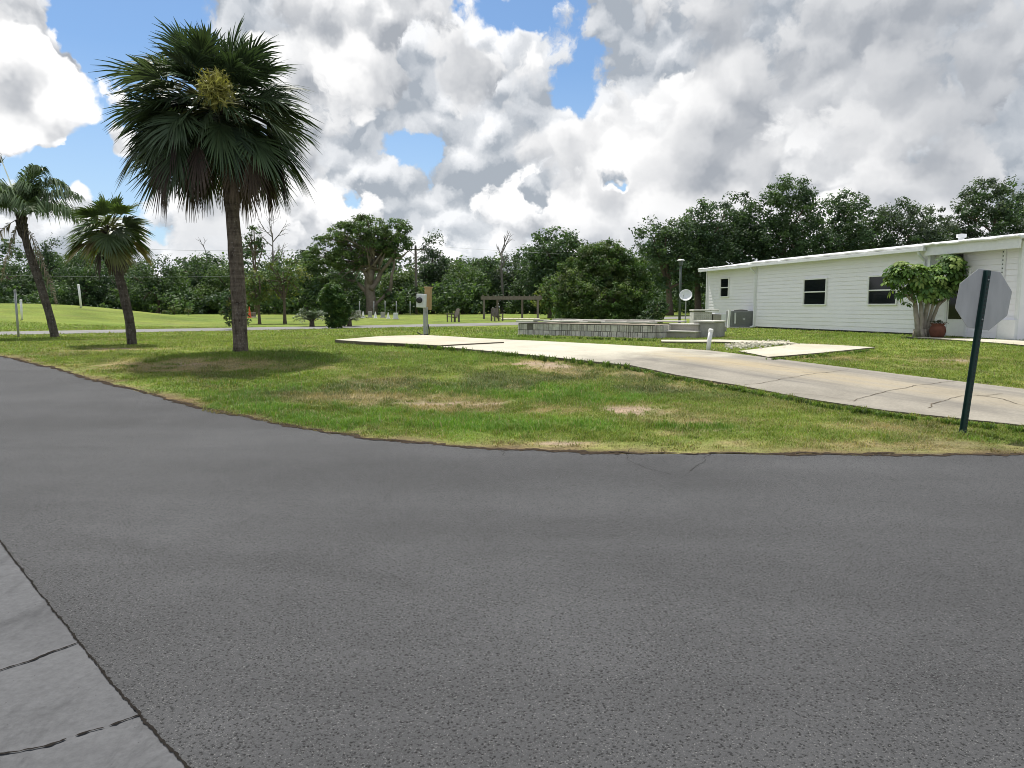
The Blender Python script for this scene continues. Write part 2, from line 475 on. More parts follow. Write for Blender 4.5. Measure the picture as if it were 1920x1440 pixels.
# concrete gutter strip in the near corner
cpx = [(0, 1020), (75, 1118), (150, 1212), (205, 1285), (262, 1348), (300, 1395), (345, 1440)]
CE = [gnd(*p)[:2] for p in cpx]
d0 = nrm(CE[0] - CE[2]); d1 = nrm(CE[-1] - CE[-2])
curb_poly = [CE[0] + d0 * 6] + CE + [CE[-1] + d1 * 3, CE[-1] + d1 * 3 + np.array([-4, 0]), CE[0] + d0 * 6 + np.array([-4, 0])]
tag(sheet('pavement', curb_poly, .018, .04, M['curb'], .5, jag=.006), kind='structure')
def ribbon(name, pts, w, off, mat, seed=1, gaps=None, step=.012, wob=.009):
    """jagged thin strip following a polyline on the ground: cracks and open joints"""
    pts = [np.asarray(p[:2]) for p in pts]
    mb = MB(); P = []
    for a, b in zip(pts[:-1], pts[1:]):
        k = max(2, int(np.linalg.norm(b - a) / step))
        for j in range(k): P.append(a + (b - a) * j / k)
    P.append(pts[-1]); P = np.array(P)
    T = np.gradient(P, axis=0); N = np.stack([-T[:, 1], T[:, 0]], 1); N /= np.linalg.norm(N, axis=1)[:, None] + 1e-9
    s = np.arange(len(P))
    P = P + N * ((fbm(s * .13, s * 0 + seed, seed, 3) - .5) * wob * 3)[:, None]
    ww = w * (.25 + 1.3 * fbm(s * .21, s * 0 + 9 + seed, seed + 3, 3))
    fr = s / max(1, len(P) - 1)
    if gaps:
        for a, b in gaps: ww = np.where((fr > a) & (fr < b), 0.0002, ww)
    L = P + N * ww[:, None] * .5 * RS.uniform(.4, 1.6, (len(P), 1)); R_ = P - N * ww[:, None] * .5 * RS.uniform(.4, 1.6, (len(P), 1))
    V = np.concatenate([np.c_[L, G(L[:, 0], L[:, 1]) + off], np.c_[R_, G(R_[:, 0], R_[:, 1]) + off]])
    n = len(P); q = [[i, n + i, n + i + 1, i + 1] for i in range(n - 1)]
    mb.add(V, q)
    return tag(mb.build(name, mat), kind='structure')
ribbon('pavement_joint', [CE[0] + d0 * 4] + CE + [CE[-1] + d1 * 1], .010, .022, M['crack'], 3, wob=.004)
ribbon('pavement_crack', [gnd(-150, 1300), gnd(0, 1265), gnd(75, 1240), gnd(148, 1213)], .013, .023, M['crack'], 5)
ribbon('pavement_crack', [gnd(-150, 1470), gnd(0, 1425), gnd(90, 1408), gnd(170, 1382), gnd(262, 1349)], .014, .023, M['crack'], 8, gaps=[(.62, .68), (.80, .84)])

for k, pts in enumerate(([(1180, 842), (1172, 862), (1210, 880), (1260, 892)], [(1330, 852), (1318, 868), (1290, 885)], [(940, 846), (948, 858)])):
    ribbon('road_crack', [gnd(*p) for p in pts], .0045, .0155, M['crack'], 40 + k, step=.03, wob=.04)
for k_, (w_, gp) in enumerate(((.085, [(.05, .09), (.22, .25), (.41, .47), (.58, .6), (.71, .76), (.9, .93)]), (.06, [(0, .06), (.12, .2), (.3, .36), (.52, .56), (.64, .68), (.8, .86)]))):
    ribbon('road_edge', [p + [0, .02 * k_] for p in EDGE_PTS], w_, .0165 + .002 * k_, M['thatch'], 60 + 7 * k_, gaps=gp, step=.025, wob=.06)
# concrete pads and driveway
offB = lambda x, y: .10 - .06 * float(ss(0, 5, x))
offA = lambda x, y: offB(x, y) + .035
def polypx(pts, off): return [gnd(px, py, off)[:2] for px, py in pts]
offD = lambda x, y: .075 - .04 * float(ss(0, 4, x))
drive = polypx([(640, 638), (715, 631), (795, 629), (960, 637), (1150, 646), (1330, 657), (1450, 672), (1580, 688), (1700, 703), (1920, 729), (2150, 757), (2150, 830), (1920, 797), (1660, 769), (1520, 748), (1390, 723), (1270, 703),
                (1185, 685), (1060, 672), (960, 662), (850, 652), (760, 646)], offD)
offB = offD
slabA = polypx([(628, 637), (715, 630), (795, 628), (870, 632), (945, 641), (822, 647.5), (760, 644), (690, 641)], offA)
pad2 = polypx([(1385, 658), (1500, 644), (1640, 651), (1540, 661), (1440, 669)], .05)
walk = polypx([(1240, 637), (1350, 636.5), (1480, 640.5), (1500, 644.5), (1340, 640.5), (1240, 640)], .06)
patio = polypx([(1690, 631), (1800, 634), (2000, 641), (2060, 652), (1920, 647), (1835, 640)], .04)
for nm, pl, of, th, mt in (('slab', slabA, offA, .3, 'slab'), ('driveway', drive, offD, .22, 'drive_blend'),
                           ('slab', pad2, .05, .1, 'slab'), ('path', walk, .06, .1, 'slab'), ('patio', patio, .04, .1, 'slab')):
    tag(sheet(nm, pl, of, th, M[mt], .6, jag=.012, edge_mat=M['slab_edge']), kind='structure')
PAVED = [slabA, drive, pad2, walk, patio]
for k, (pts, w) in enumerate([([(1395, 722), (1460, 712), (1540, 699), (1590, 693)], .03), ([(1600, 752), (1660, 733), (1720, 722), (1800, 712)], .025),
                              ([(1745, 765), (1760, 752), (1805, 742), (1880, 738)], .03), ([(1830, 740), (1880, 748), (1920, 760), (1990, 770)], .03), ([(1600, 752), (1540, 742), (1480, 737)], .015)]):
    ribbon('driveway_crack', [gnd(p[0], p[1], .04) for p in pts], w * .55, .041, M['drive_crack'], 20 + k, step=.05, wob=.05)
# tyre-worn lanes on the driveway
def fx(x): return x
# far service road behind the palms
fr0, fr1 = gnd(-250, 633.5)[:2], gnd(970, 609.5)[:2]
fd = nrm(fr1 - fr0); fn = np.array([-fd[1], fd[0]])
fr0 = fr0 - fd * 25; fr1 = fr1 + fd * 40
nseg = 60
far_poly = [fr0 + (fr1 - fr0) * i / nseg for i in range(nseg + 1)] + [fr1 + fn * 4.6 + (fr0 - fr1) * i / nseg for i in range(nseg + 1)]
tag(sheet('road', far_poly, .015, .05, M['far_road'], 1.0), kind='structure')
PAVED_FAR = far_poly

# ---------------------------------------------------------------- lawn: colour fields
def E(px, py, rx, ry, amp): 
    p = gnd(px, py); return (p[0], p[1], rx, ry, amp)
DRY = [E(360, 682, 1.7, .8, 1.6), E(310, 690, 1.3, .6, .7), E(420, 688, .9, .6, .8), E(770, 748, 1.0, .35, 2.2), E(860, 760, 1.2, .32, 2.4), E(960, 770, 1.2, .24, 2.0), E(620, 745, .9, .5, .7),
       E(700, 712, 1.2, .6, .6), E(1190, 768, .75, .5, 1.3), E(1290, 790, .7, .35, .7), E(1360, 800, .6, .3, .6), E(1060, 830, .55, .22, 1.2), E(1000, 683, 1.0, .7, 1.0),
       E(1040, 690, .8, .7, .8), E(1330, 722, 1.2, .5, .6), E(1200, 700, 1.2, .5, .5), E(1790, 676, .9, .6, .9), E(1560, 672, 1.2, .5, .6), E(200, 655, 1.4, .6, .9), E(1500, 835, 1.2, .25, .6), E(1800, 838, 1.2, .3, .6), E(1885, 730, 1.0, .5, .7),
       E(1650, 800, .8, .3, .4), E(1240, 812, .5, .2, .6), E(1420, 645, .6, .4, .8), E(620, 690, 1, .5, .3)]
SAND = [E(1180, 768, .55, .42, 1.2), E(1060, 832, .45, .16, 1.1), E(1010, 682, .75, .5, .9), E(350, 683, 1.0, .45, .7), E(850, 758, 1.1, .22, .8), E(1050, 690, .6, .4, .6), E(1790, 676, .5, .3, .8), E(1240, 800, .4, .15, .6), E(215, 654, .8, .35, .8), E(1340, 806, .4, .16, .6), E(790, 754, .7, .25, .4)]
LUSH = [E(980, 728, 1.0, .4, 1.0), E(1100, 738, .9, .4, .9), E(1000, 735, 2.2, .7, .6), E(1080, 752, 1.5, .6, .8), E(900, 802, 2.5, .5, .8), E(650, 770, 2.4, 1.1, .9), E(560, 730, 2.4, 1.5, .6), E(520, 675, 2.2, .8, .5), E(1320, 802, .45, .2, 1.6), E(1900, 826, .4, .2, 1.4)]
GREYG = [E(980, 710, 3.5, 1.0, .9), E(800, 715, 2.0, .7, .5), E(1250, 735, 1.3, .6, .7), E(1140, 735, .7, .4, .7), E(650, 740, 1.6, .6, .5)]
def field(L, x, y):
    s = np.zeros(np.shape(x))
    for cx, cy, rx, ry, a in L: s = s + a * np.exp(-((x - cx) / rx) ** 2 - ((y - cy) / ry) ** 2)
    return s
def lawn(x, y):
    """albedo rgb, dry amount, bare amount, lushness at ground points"""
    n1 = fbm(x * .8, y * .8, 3, 5); n2 = fbm(x * 3.1, y * 3.1, 11, 3); n3 = fbm(x * .22, y * .22, 23, 3); n4 = fbm(x * 7, y * 7, 31, 2)
    edge = (y - yb(x)) * .93
    near = 1 - ss(16, 30, y)
    dry = field(DRY, x, y) * (1.9 * ss(.28, .72, n2) * (.5 + n4)) + (ss(.55, .85, n1) * .4 + ss(.6, .85, n2) * .2) * (.45 + .55 * near)
    dry = dry + .85 * (1 - ss(.0, .55, edge + (n2 - .5) * .7)) * (.45 + .9 * n1) 
    sand = field(SAND, x, y) * (.3 + 1.4 * n4) + .6 * (1 - ss(0, .22, edge + (n4 - .5) * .3)) * ss(.45, .7, n2)
    lush = field(LUSH, x, y) * (1.7 * ss(.3, .7, n2)) + ss(.5, .75, n3) * .4 * (.4 + 1.2 * n1)
    grey = field(GREYG, x, y) * (1.8 * ss(.3, .7, n1)) + .35 * ss(.5, .75, n1)
    dry = np.clip(dry - .5 * lush, 0, 1); sand = np.clip(ss(.3, .95, sand), 0, 1)
    lush = np.clip(lush, 0, 1); grey = np.clip(grey, 0, 1)
    g = np.stack([.168 + 0 * x, .226 + 0 * x, .046 + 0 * x], -1)
    g = g * (1 - lush[..., None]) + np.array([.12, .215, .035]) * lush[..., None]
    g = g * (1 - .75 * grey[..., None]) + np.array([.098, .112, .056]) * .75 * grey[..., None]
    g = g * (1 - dry[..., None] * .8) + np.array([.29, .24, .13]) * dry[..., None] * .8
    eb = (1 - ss(.0, .32, edge + (n2 - .5) * .5))[..., None] * .75
    g = g * (1 - eb) + np.array([.19, .14, .085]) * eb
    g = g * (.72 + .6 * n2[..., None])
    return g, dry, sand, lush
def axis(parts):
    out = []
    for a, b, s in parts: out.append(np.arange(a, b, s))
    return np.concatenate(out)
gx = axis([(-700, -200, 50), (-200, -60, 10), (-60, -22, 1.5), (-22, 20, .16), (20, 60, 1.5), (60, 200, 10), (200, 701, 50)])
gy = axis([(-80, -10, 8), (-10, 6, 1), (6, 31, .16), (31, 60, .8), (60, 110, 2), (110, 200, 10), (200, 1001, 80)])
X, Y_ = np.meshgrid(gx, gy)
Z = G(X, Y_)
gc, gd, gs, gl = lawn(X, Y_)
soil = np.array([.33, .265, .19]) * (.75 + .5 * fbm(X * 5, Y_ * 5, 41, 3))[..., None]
thatch = 1 - ss(.0, .09, np.abs(Y_ - yb(X) - .02))
gc = gc * (1 - .75 * thatch[..., None]) + np.array([.05, .038, .026]) * .75 * thatch[..., None]
gcol = gc * .92 * (1 - gs[..., None]) + soil * gs[..., None]
Z = Z + (fbm(X * 1.7, Y_ * 1.7, 51, 3) - .5) * .05 * ss(.1, .6, (Y_ - yb(X))) * (1 - ss(24, 40, Y_))
Z = Z + .012 * ss(-.1, .05, Y_ - yb(X)) * (1 - ss(.3, 1.5, Y_ - yb(X)))
pv = np.zeros(X.shape, bool)
for pl in PAVED: pv |= inpoly(X, Y_, [tuple(p) for p in pl])
Z = np.where(pv, G(X, Y_), Z)
nx, ny = len(gx), len(gy)
idx = np.arange(nx * ny).reshape(ny, nx)
gq = np.stack([idx[:-1, :-1], idx[:-1, 1:], idx[1:, 1:], idx[1:, :-1]], -1).reshape(-1, 4)
mb = MB(); mb.add(np.stack([X, Y_, Z], -1).reshape(-1, 3), gq, None, gcol.reshape(-1, 3))
def ground_mat():
    m, nt, b, co = base_mat('lawn_ground', .95, .1)
    a = nnode(nt, 'ShaderNodeAttribute', attribute_name='Col')
    f = noise(nt, co, 9, 5, .7); g = noise(nt, co, 55, 4, .7); e = noise(nt, co, 1.3, 4, .6)
    k = math_n(nt, 'MULTIPLY', maprange(nt, f, .3, .7, .7, 1.3), maprange(nt, g, .3, .7, .6, 1.4))
    c = vmath(nt, 'SCALE', a.outputs['Color'], s=k)
    far_ = noise(nt, co, .16, 5, .65); str_ = noise(nt, co, .5, 4, .6, vscale=(.5, 1.6, 1))
    c = vmath(nt, 'SCALE', c, s=math_n(nt, 'MULTIPLY', maprange(nt, far_, .3, .7, .82, 1.15), maprange(nt, str_, .3, .7, .85, 1.12)))
    c = mixc(nt, maprange(nt, far_, .50, .68, 0, .4), c, vmath(nt, 'MULTIPLY', c, (1.25, .98, 1.1)))
    c = mixc(nt, maprange(nt, e, .35, .7, 0, .5), c, vmath(nt, 'MULTIPLY', c, (1.25, 1.05, 1.0)))
    nt.links.new(c, b.inputs['Base Color'])
    bump(nt, b, g, .8, .03)
    return m
tag(mb.build('ground', ground_mat(), smooth=True), kind='structure')

# ---------------------------------------------------------------- grass blades
def make_grass():
    mbv = []; 
    def batch(n, x0, x1, y0, y1, hh, ww, two=True, fall=None):
        # more blades close to the road edge the walker stands on, fewer far off
        x = RS.uniform(x0, x1, n); y = y0 + (y1 - y0) * RS.uniform(0, 1, n)
        keep = (np.abs(x) < .80 * y + 1.2) & (y > yb(x) + RS.uniform(-.03, .03, n) - .13 * ss(.5, .8, fbm(x * 3, y * 0, 77, 3)))
        for pl in PAVED: keep &= ~inpoly(x, y, [tuple(p) for p in pl])
        keep &= ~inpoly(x, y, [tuple(p) for p in PAVED_FAR])
        x, y = x[keep], y[keep]
        c, dry, sand, lush = lawn(x, y)
        clump = fbm(x * 2.3, y * 2.3, 61, 3); tuft = vnoise(x * 6, y * 6, 71)
        p = (1 - .93 * sand) * (1 - .45 * dry) * (.45 + .9 * clump)
        keep = RS.uniform(0, 1, len(x)) < p
        x, y, c, dry, sand, lush, tuft = [k[keep] for k in (x, y, c, dry, sand, lush, tuft)]
        n = len(x)
        edge = y - yb(x)
        h = hh * RS.uniform(.45, 1.25, n) * (.55 + .7 * lush + .8 * ss(.6, .95, tuft)) * (1 - .4 * dry)
        h *= .55 + .45 * ss(0, .5, edge)
        w = ww * RS.uniform(.6, 1.3, n)
        th = RS.uniform(0, 2 * pi, n); lean = RS.uniform(.15, 1.1, n) * h
        dx, dy = np.cos(th), np.sin(th)
        z = G(x, y) + .004
        # a few straw-coloured blades among the green, more where it is dry
        straw = RS.uniform(0, 1, n) < (.07 + .5 * dry)
        cc = c * RS.uniform(.7, 1.35, (n, 1)) * np.stack([RS.uniform(.85, 1.2, n), np.ones(n), RS.uniform(.8, 1.2, n)], 1)
        cc = np.where(straw[:, None], np.where((edge < .35)[:, None], np.array([.24, .18, .11]), np.array([.36, .30, .17])) * RS.uniform(.6, 1.2, (n, 1)), cc)
        ax, ay = -dy, dx
        b0 = np.stack([x + ax * w / 2, y + ay * w / 2, z], 1); b1 = np.stack([x - ax * w / 2, y - ay * w / 2, z], 1)
        tip = np.stack([x + dx * lean, y + dy * lean, z + h * .85], 1)
        if two:
            mx = x + dx * lean * .35; my = y + dy * lean * .35
            m0 = np.stack([mx + ax * w * .38, my + ay * w * .38, z + h * .55], 1); m1 = np.stack([mx - ax * w * .38, my - ay * w * .38, z + h * .55], 1)
            V = np.stack([b0, b1, m1, m0, tip], 1).reshape(-1, 3)
            i = np.arange(n)[:, None] * 5
            mb.add(V, i + np.array([0, 1, 2, 3]), i + np.array([3, 2, 4]), np.repeat(cc, 5, 0))
        else:
            V = np.stack([b0, b1, tip], 1).reshape(-1, 3)
            i = np.arange(n)[:, None] * 3
            mb.add(V, None, i + np.array([0, 1, 2]), np.repeat(cc, 3, 0))
    mb = MB()
    def weeds(px, n, hh):
        for k in range(n):
            i = RS.randint(len(px) - 1); f = RS.uniform(); q = np.array(px[i]) * (1 - f) + np.array(px[i + 1]) * f
            g = gnd(q[0], q[1], .09); c0 = np.array([.10, .16, .035]) * RS.uniform(.6, 1.3)
            g = g + [RS.normal(0, .05), -.06 - abs(RS.normal(0, .05)), 0]; g[2] = float(G(g[0], g[1])) + .01
            for j in range(RS.randint(8, 22)):
                th = RS.uniform(0, 2 * pi); h = hh * RS.uniform(.4, 1.3); w = .010; d = np.array([cos(th), sin(th), 0]); a_ = np.array([-sin(th), cos(th), 0]) * w
                b_ = g + RS.normal(0, .025, 3) * [1, 1, 0]; t_ = b_ + d * h * RS.uniform(.2, .9) + [0, 0, h * .9]; m_ = (b_ + t_) / 2 + [0, 0, h * .15]
                mb.add([b_ - a_, b_ + a_, m_ + a_, m_ - a_, t_], [[0, 1, 2, 3]], [[3, 2, 4]], c0 * RS.uniform(.7, 1.3))
    weeds([(760, 646), (850, 652), (960, 662), (1060, 672), (1185, 685)], 70, .13)
    weeds([(1185, 685), (1270, 703), (1390, 723), (1520, 748), (1660, 769), (1920, 797)], 160, .07)
    weeds([(973, 628), (1228, 635.5)], 60, .10)
    weeds([(1440, 669), (1540, 661), (1640, 651)], 40, .07)
    batch(330000, -9, 10, 7, 12, .062, .009)
    batch(300000, -15, 16, 12, 18, .066, .013)
    batch(200000, -22, 24, 18, 27, .07, .022, False)
    batch(90000, -30, 30, 27, 40, .08, .04, False)
    return mb
tag(make_grass().build('grass', M['grass']), kind='stuff', label='short patchy lawn grass, green with straw coloured dry patches', cat='grass')

# ---------------------------------------------------------------- foliage helpers
def leafcloud(mb, C, size, col, up=.3, asp=.55, out=None):
    """rhombic leaves at points C; size (N,), col (N,3)"""
    n = len(C)
    nr = RS.normal(0, 1, (n, 3)); nr[:, 2] = np.abs(nr[:, 2]) + up
    if out is not None: nr += out * .9
    nr /= np.linalg.norm(nr, axis=1)[:, None]
    a = np.cross(nr, RS.normal(0, 1, (n, 3))); a /= np.linalg.norm(a, axis=1)[:, None] + 1e-9
    b = np.cross(nr, a)
    s = np.asarray(size)[:, None]
    bend = nr * s * .12
    V = np.stack([C - a * s * .5, C + b * s * asp * .5 - bend, C + a * s * .5, C - b * s * asp * .5 - bend], 1).reshape(-1, 3)
    i = np.arange(n)[:, None] * 4
    mb.add(V, i + np.array([0, 1, 2, 3]), None, np.repeat(col, 4, 0))
def crown(mb, lobes, nclump, nleaf, lsize, cols, crad=(.35, .8), shell=.5, up=.3, asp=.6, flat=.75):
    """clumps of leaves scattered through ellipsoidal lobes -> returns clump centres"""
    lob = np.array(lobes, float)
    w = (lob[:, 3] * lob[:, 4] * lob[:, 5]) ** .75; w /= w.sum()
    k = RS.choice(len(lob), nclump, p=w)
    d = RS.normal(0, 1, (nclump, 3)); d /= np.linalg.norm(d, axis=1)[:, None]
    r = shell + (1 - shell) * RS.uniform(0, 1, nclump) ** .6
    cen = lob[k, :3] + d * lob[k, 3:6] * r[:, None]
    cr = RS.uniform(crad[0], crad[1], nclump)
    cols = np.asarray(cols, float)
    cc = cols[RS.randint(len(cols), size=nclump)] * RS.uniform(.75, 1.3, (nclump, 1))
    m = RS.poisson(nleaf, nclump) + 3
    rep = np.repeat(np.arange(nclump), m)
    g = RS.normal(0, 1, (len(rep), 3)); g /= np.linalg.norm(g, axis=1)[:, None]
    rr = RS.uniform(0, 1, len(rep)) ** .5
    P = cen[rep] + g * (cr[rep] * rr)[:, None] * np.array([1, 1, flat])
    col = cc[rep] * RS.uniform(.75, 1.3, (len(rep), 1))
    leafcloud(mb, P, lsize * RS.uniform(.6, 1.35, len(rep)), col, up, asp, g)
    return cen
def limbs(mb, base, top, r0, targets, r1=.05, sides=7, fork=(.35, .9), wob=.08):
    base, top = np.asarray(base, float), np.asarray(top, float)
    L = np.linalg.norm(top - base)
    mid = (base + top) / 2 + RS.normal(0, .03 * L, 3) * [1, 1, 0]
    P = bez(base, mid, top, 9)
    rad = np.linspace(r0, r0 * .45, 9); rad[0] *= 1.35; rad[1] *= 1.08
    tube(mb, P, rad, sides + 3, wob=wob)
    for tg in targets:
        s = RS.uniform(*fork); i = s * 8; a = P[int(i)] + (P[min(8, int(i) + 1)] - P[int(i)]) * (i - int(i))
        tg = np.asarray(tg); m = (a + tg) / 2 + np.array([0, 0, .12 * np.linalg.norm(tg - a)]) + RS.normal(0, .06 * np.linalg.norm(tg - a), 3)
        ra = r0 * (.62 - .3 * s)
        tube(mb, bez(a, m, tg, 7), np.linspace(ra, r1, 7), sides, wob=wob)
def px_lobes(L, Y, dep=1.0):
    """lobes given as (px, py, rx_px, ry_px[, depth shift m]) at depth Y -> world"""
    out = []
    for l in L:
        p = at(l[0], l[1], Y + (l[4] if len(l) > 4 else 0)); k = pxm(Y)
        out.append((p[0], p[1], p[2], l[2] * k, l[2] * k * dep, l[3] * k))
    return out
DARKG = [(0.0515, 0.0941, 0.0381), (0.0627, 0.1098, 0.0426), (0.0784, 0.1288, 0.047), (0.0448, 0.0806, 0.0403)]
MIDG = [(0.0784, 0.1322, 0.0426), (0.0952, 0.1568, 0.047), (0.0717, 0.121, 0.0448), (0.112, 0.1658, 0.0504)]
YELG = [(.125, .155, .036), (.105, .145, .036), (.140, .160, .048), (.085, .125, .034)]
GREYGR = [(0.0784, 0.1098, 0.0672), (0.0918, 0.121, 0.0762), (0.0672, 0.0963, 0.0605)]
def tree(name, label, cat, Y, lobes_px, base_px, nclump, nleaf, lsize, cols, r0=.2, trunk_mat='bark', crad=(.4, .9), nl=12, group=None, shell=.5, dep=1.0, topfrac=.7, asp=.6, trunk_top=None, up=.3, extra_targets=()):
    L = px_lobes(lobes_px, Y, dep)
    bx_ = at(base_px, 590, Y)[0]; base = np.array([bx_, Y, float(G(bx_, Y))])
    o = thing(name, label, cat, tuple(base), group=group)
    L2 = [(l[0] - base[0], l[1] - base[1], l[2] - base[2], *l[3:]) for l in L]
    mb = MB(); cen = crown(mb, L2, nclump, nleaf, lsize, cols, crad, shell, asp=asp, up=up)
    mb.build('crown', M['leaf'], o)
    zt = max(l[2] + l[5] for l in L2)
    lc = np.mean([l[:3] for l in L2], axis=0)
    top = np.array([lc[0], lc[1], zt * topfrac]) if trunk_top is None else np.asarray(trunk_top)
    tb = MB()
    tg = cen[RS.choice(len(cen), min(nl, len(cen)), replace=False)] if nl else []
    limbs(tb, (0, 0, -.15), top, r0, list(tg) + list(extra_targets))
    tb.build('trunk', M[trunk_mat], o, smooth=True)
    return o

# ---------------------------------------------------------------- woodland belt
BELT = 'trees of the wooded belt behind the lawn'
def belt(label, Y, px, top, hw, base=592, cols=DARKG, n=160, leaf=.27, nleaf=46, kind='round', group=BELT, name='tree', r0=.22, bot=None):
    h = base - top; hw = hw * 1.15
    if kind == 'round':
        lobes = [(px, top + h * .30, hw * .72, h * .29), (px - hw * .45, top + h * .52, hw * .6, h * .27), (px + hw * .45, top + h * .50, hw * .6, h * .28), (px, top + h * .66, hw * .9, h * .26)]
    elif kind == 'tall':
        lobes = [(px, top + h * .16, hw * .34, h * .15), (px - hw * .1, top + h * .36, hw * .6, h * .2), (px + hw * .2, top + h * .5, hw * .75, h * .2), (px - hw * .2, top + h * .68, hw * .9, h * .22)]
    elif kind == 'leaning':
        lobes = [(px + hw * .3, top + h * .2, hw * .5, h * .18), (px - hw * .2, top + h * .38, hw * .7, h * .22), (px, top + h * .6, hw * .9, h * .26)]
    else:
        lobes = [(px, top + h * .45, hw * .95, h * .45), (px - hw * .5, top + h * .65, hw * .6, h * .32), (px + hw * .5, top + h * .6, hw * .6, h * .35)]
    return tree(name, label, 'tree', Y, lobes, px, n, nleaf, leaf, cols, r0, group=group, crad=(.5, 1.15), nl=7, shell=.35)
belt('dark bushy tree at the far left edge behind the wire pole', 86, 15, 486, 62, cols=DARKG)
belt('tall dark pine-like tree rising behind the drooping feather palm', 92, 92, 438, 40, cols=DARKG, kind='tall')
belt('broad dark tree between the drooping feather palm and the small fan palm', 84, 160, 474, 58, cols=DARKG)
belt('low dark tree behind the crown and trunk of the small leaning fan palm', 88, 228, 492, 50, cols=DARKG, kind='low')
belt('mid-green tree just right of the small leaning fan palm', 83, 296, 480, 52, cols=DARKG + MIDG[:2])
belt('dark ragged tree with a bare snag beside it, left of the large fan palm', 90, 372, 468, 56, cols=DARKG, kind='round')
belt('mid-green tree directly behind the trunk of the large fan palm', 86, 428, 490, 46, cols=MIDG)
belt('low dark tree behind the two thin lawn trees', 93, 505, 500, 55, cols=DARKG, kind='low')
belt('dark green tree filling the left flank of the big spreading tree', 84, 575, 486, 52, cols=DARKG)
belt('dark low tree behind the trunk of the big spreading tree', 94, 660, 500, 60, cols=DARKG, kind='low')
belt('light green young tree between the big spreading tree and the utility pole', 86, 752, 500, 36, cols=MIDG + YELG[:1], kind='round')
belt('tall thin-topped grey-green tree right of the utility pole', 90, 812, 432, 36, cols=GREYGR + DARKG[:2], kind='tall', leaf=.28)
belt('mid-green tree behind the left of the two garden chairs', 85, 868, 488, 42, cols=MIDG)
belt('dark tree midway between the utility pole and the pergola', 89, 906, 482, 38, cols=DARKG + GREYGR[:1])
belt('grey-green tree behind the pergola beside the bare snag', 91, 962, 474, 44, cols=GREYGR + DARKG)
belt('dark green tree behind the right end of the pergola', 85, 1006, 500, 40, cols=DARKG)
tree('tree', 'large round-topped dark green tree rising left of the juniper', 'tree', 84, [(1042, 462, 50, 34), (1010, 492, 34, 26), (1075, 468, 32, 30), (1035, 520, 46, 36), (1070, 520, 40, 40)], 1040, 280, 30, .34, DARKG + MIDG[:1], .3, crad=(.5, 1.0), group=BELT, shell=.35, nl=7)
belt('yellow-green shrubby tree against the left side of the juniper', 62, 1032, 520, 20, base=600, cols=YELG + MIDG, n=35, leaf=.26)
# bigger oaks behind the house
OAK = 'tall oaks behind the white house'
def oak(label, Y, L, base, n=120, cols=DARKG, leaf=.26, nleaf=46):
    n = int(n * 2.3); L = [(a, b, c * 1.12, d * 1.15) for a, b, c, d in L] + [(base, 500, 60, 45), (base, 458, 52, 30)]
    return tree('oak_tree', label, 'tree', Y, L, base, n, nleaf, leaf, cols, .32, crad=(.45, 1.0), nl=9, group=OAK, shell=.35)
oak('dark oak with gaps of sky in its crown, behind the lamp post', 66, [(1225, 436, 34, 26), (1252, 470, 36, 34), (1212, 462, 22, 18), (1270, 440, 26, 28)], 1255, 70)
oak('dense dark oak just left of the house roof', 68, [(1318, 410, 40, 28), (1290, 440, 38, 32), (1330, 460, 46, 40), (1310, 500, 55, 40)], 1310)
oak('dark oak with a stepped crown above the small house window', 70, [(1392, 392, 36, 26), (1360, 418, 34, 30), (1410, 425, 42, 36), (1380, 470, 55, 45)], 1385)
oak('tallest dark oak with a pointed top behind the house', 69, [(1468, 358, 30, 24), (1500, 368, 26, 24), (1450, 390, 36, 30), (1490, 405, 44, 36), (1460, 450, 60, 45)], 1470, 140)
oak('dark oak with a top leaning to the right, behind the house roof', 71, [(1598, 372, 24, 15), (1575, 388, 28, 22), (1540, 405, 34, 28), (1590, 415, 40, 32), (1560, 450, 62, 40)], 1570)
oak('lower dark oak behind the house between two taller crowns', 75, [(1640, 410, 36, 26), (1625, 450, 50, 36)], 1635, 80, DARKG + GREYGR[:1])
oak('loose grey-green oak with twiggy top behind the house', 74, [(1690, 402, 34, 22), (1720, 412, 30, 22), (1680, 440, 50, 34), (1735, 445, 40, 32)], 1700, 90, GREYGR + DARKG[:2], .26)
oak('grey-green oak behind the roof vent of the house', 78, [(1775, 402, 32, 22), (1765, 440, 46, 34)], 1770, 80, GREYGR + DARKG[:2], .26)
oak('broad grey-green oak at the right edge above the house roof', 76, [(1860, 356, 34, 22), (1835, 385, 38, 28), (1885, 390, 40, 30), (1850, 425, 62, 38), (1905, 430, 40, 36)], 1858, 140, GREYGR + DARKG, .28)
oak('dark oak cut by the right frame edge behind the house', 80, [(1935, 372, 34, 26), (1960, 410, 50, 40), (1930, 440, 40, 36)], 1945, 80, GREYGR + DARKG, .28)

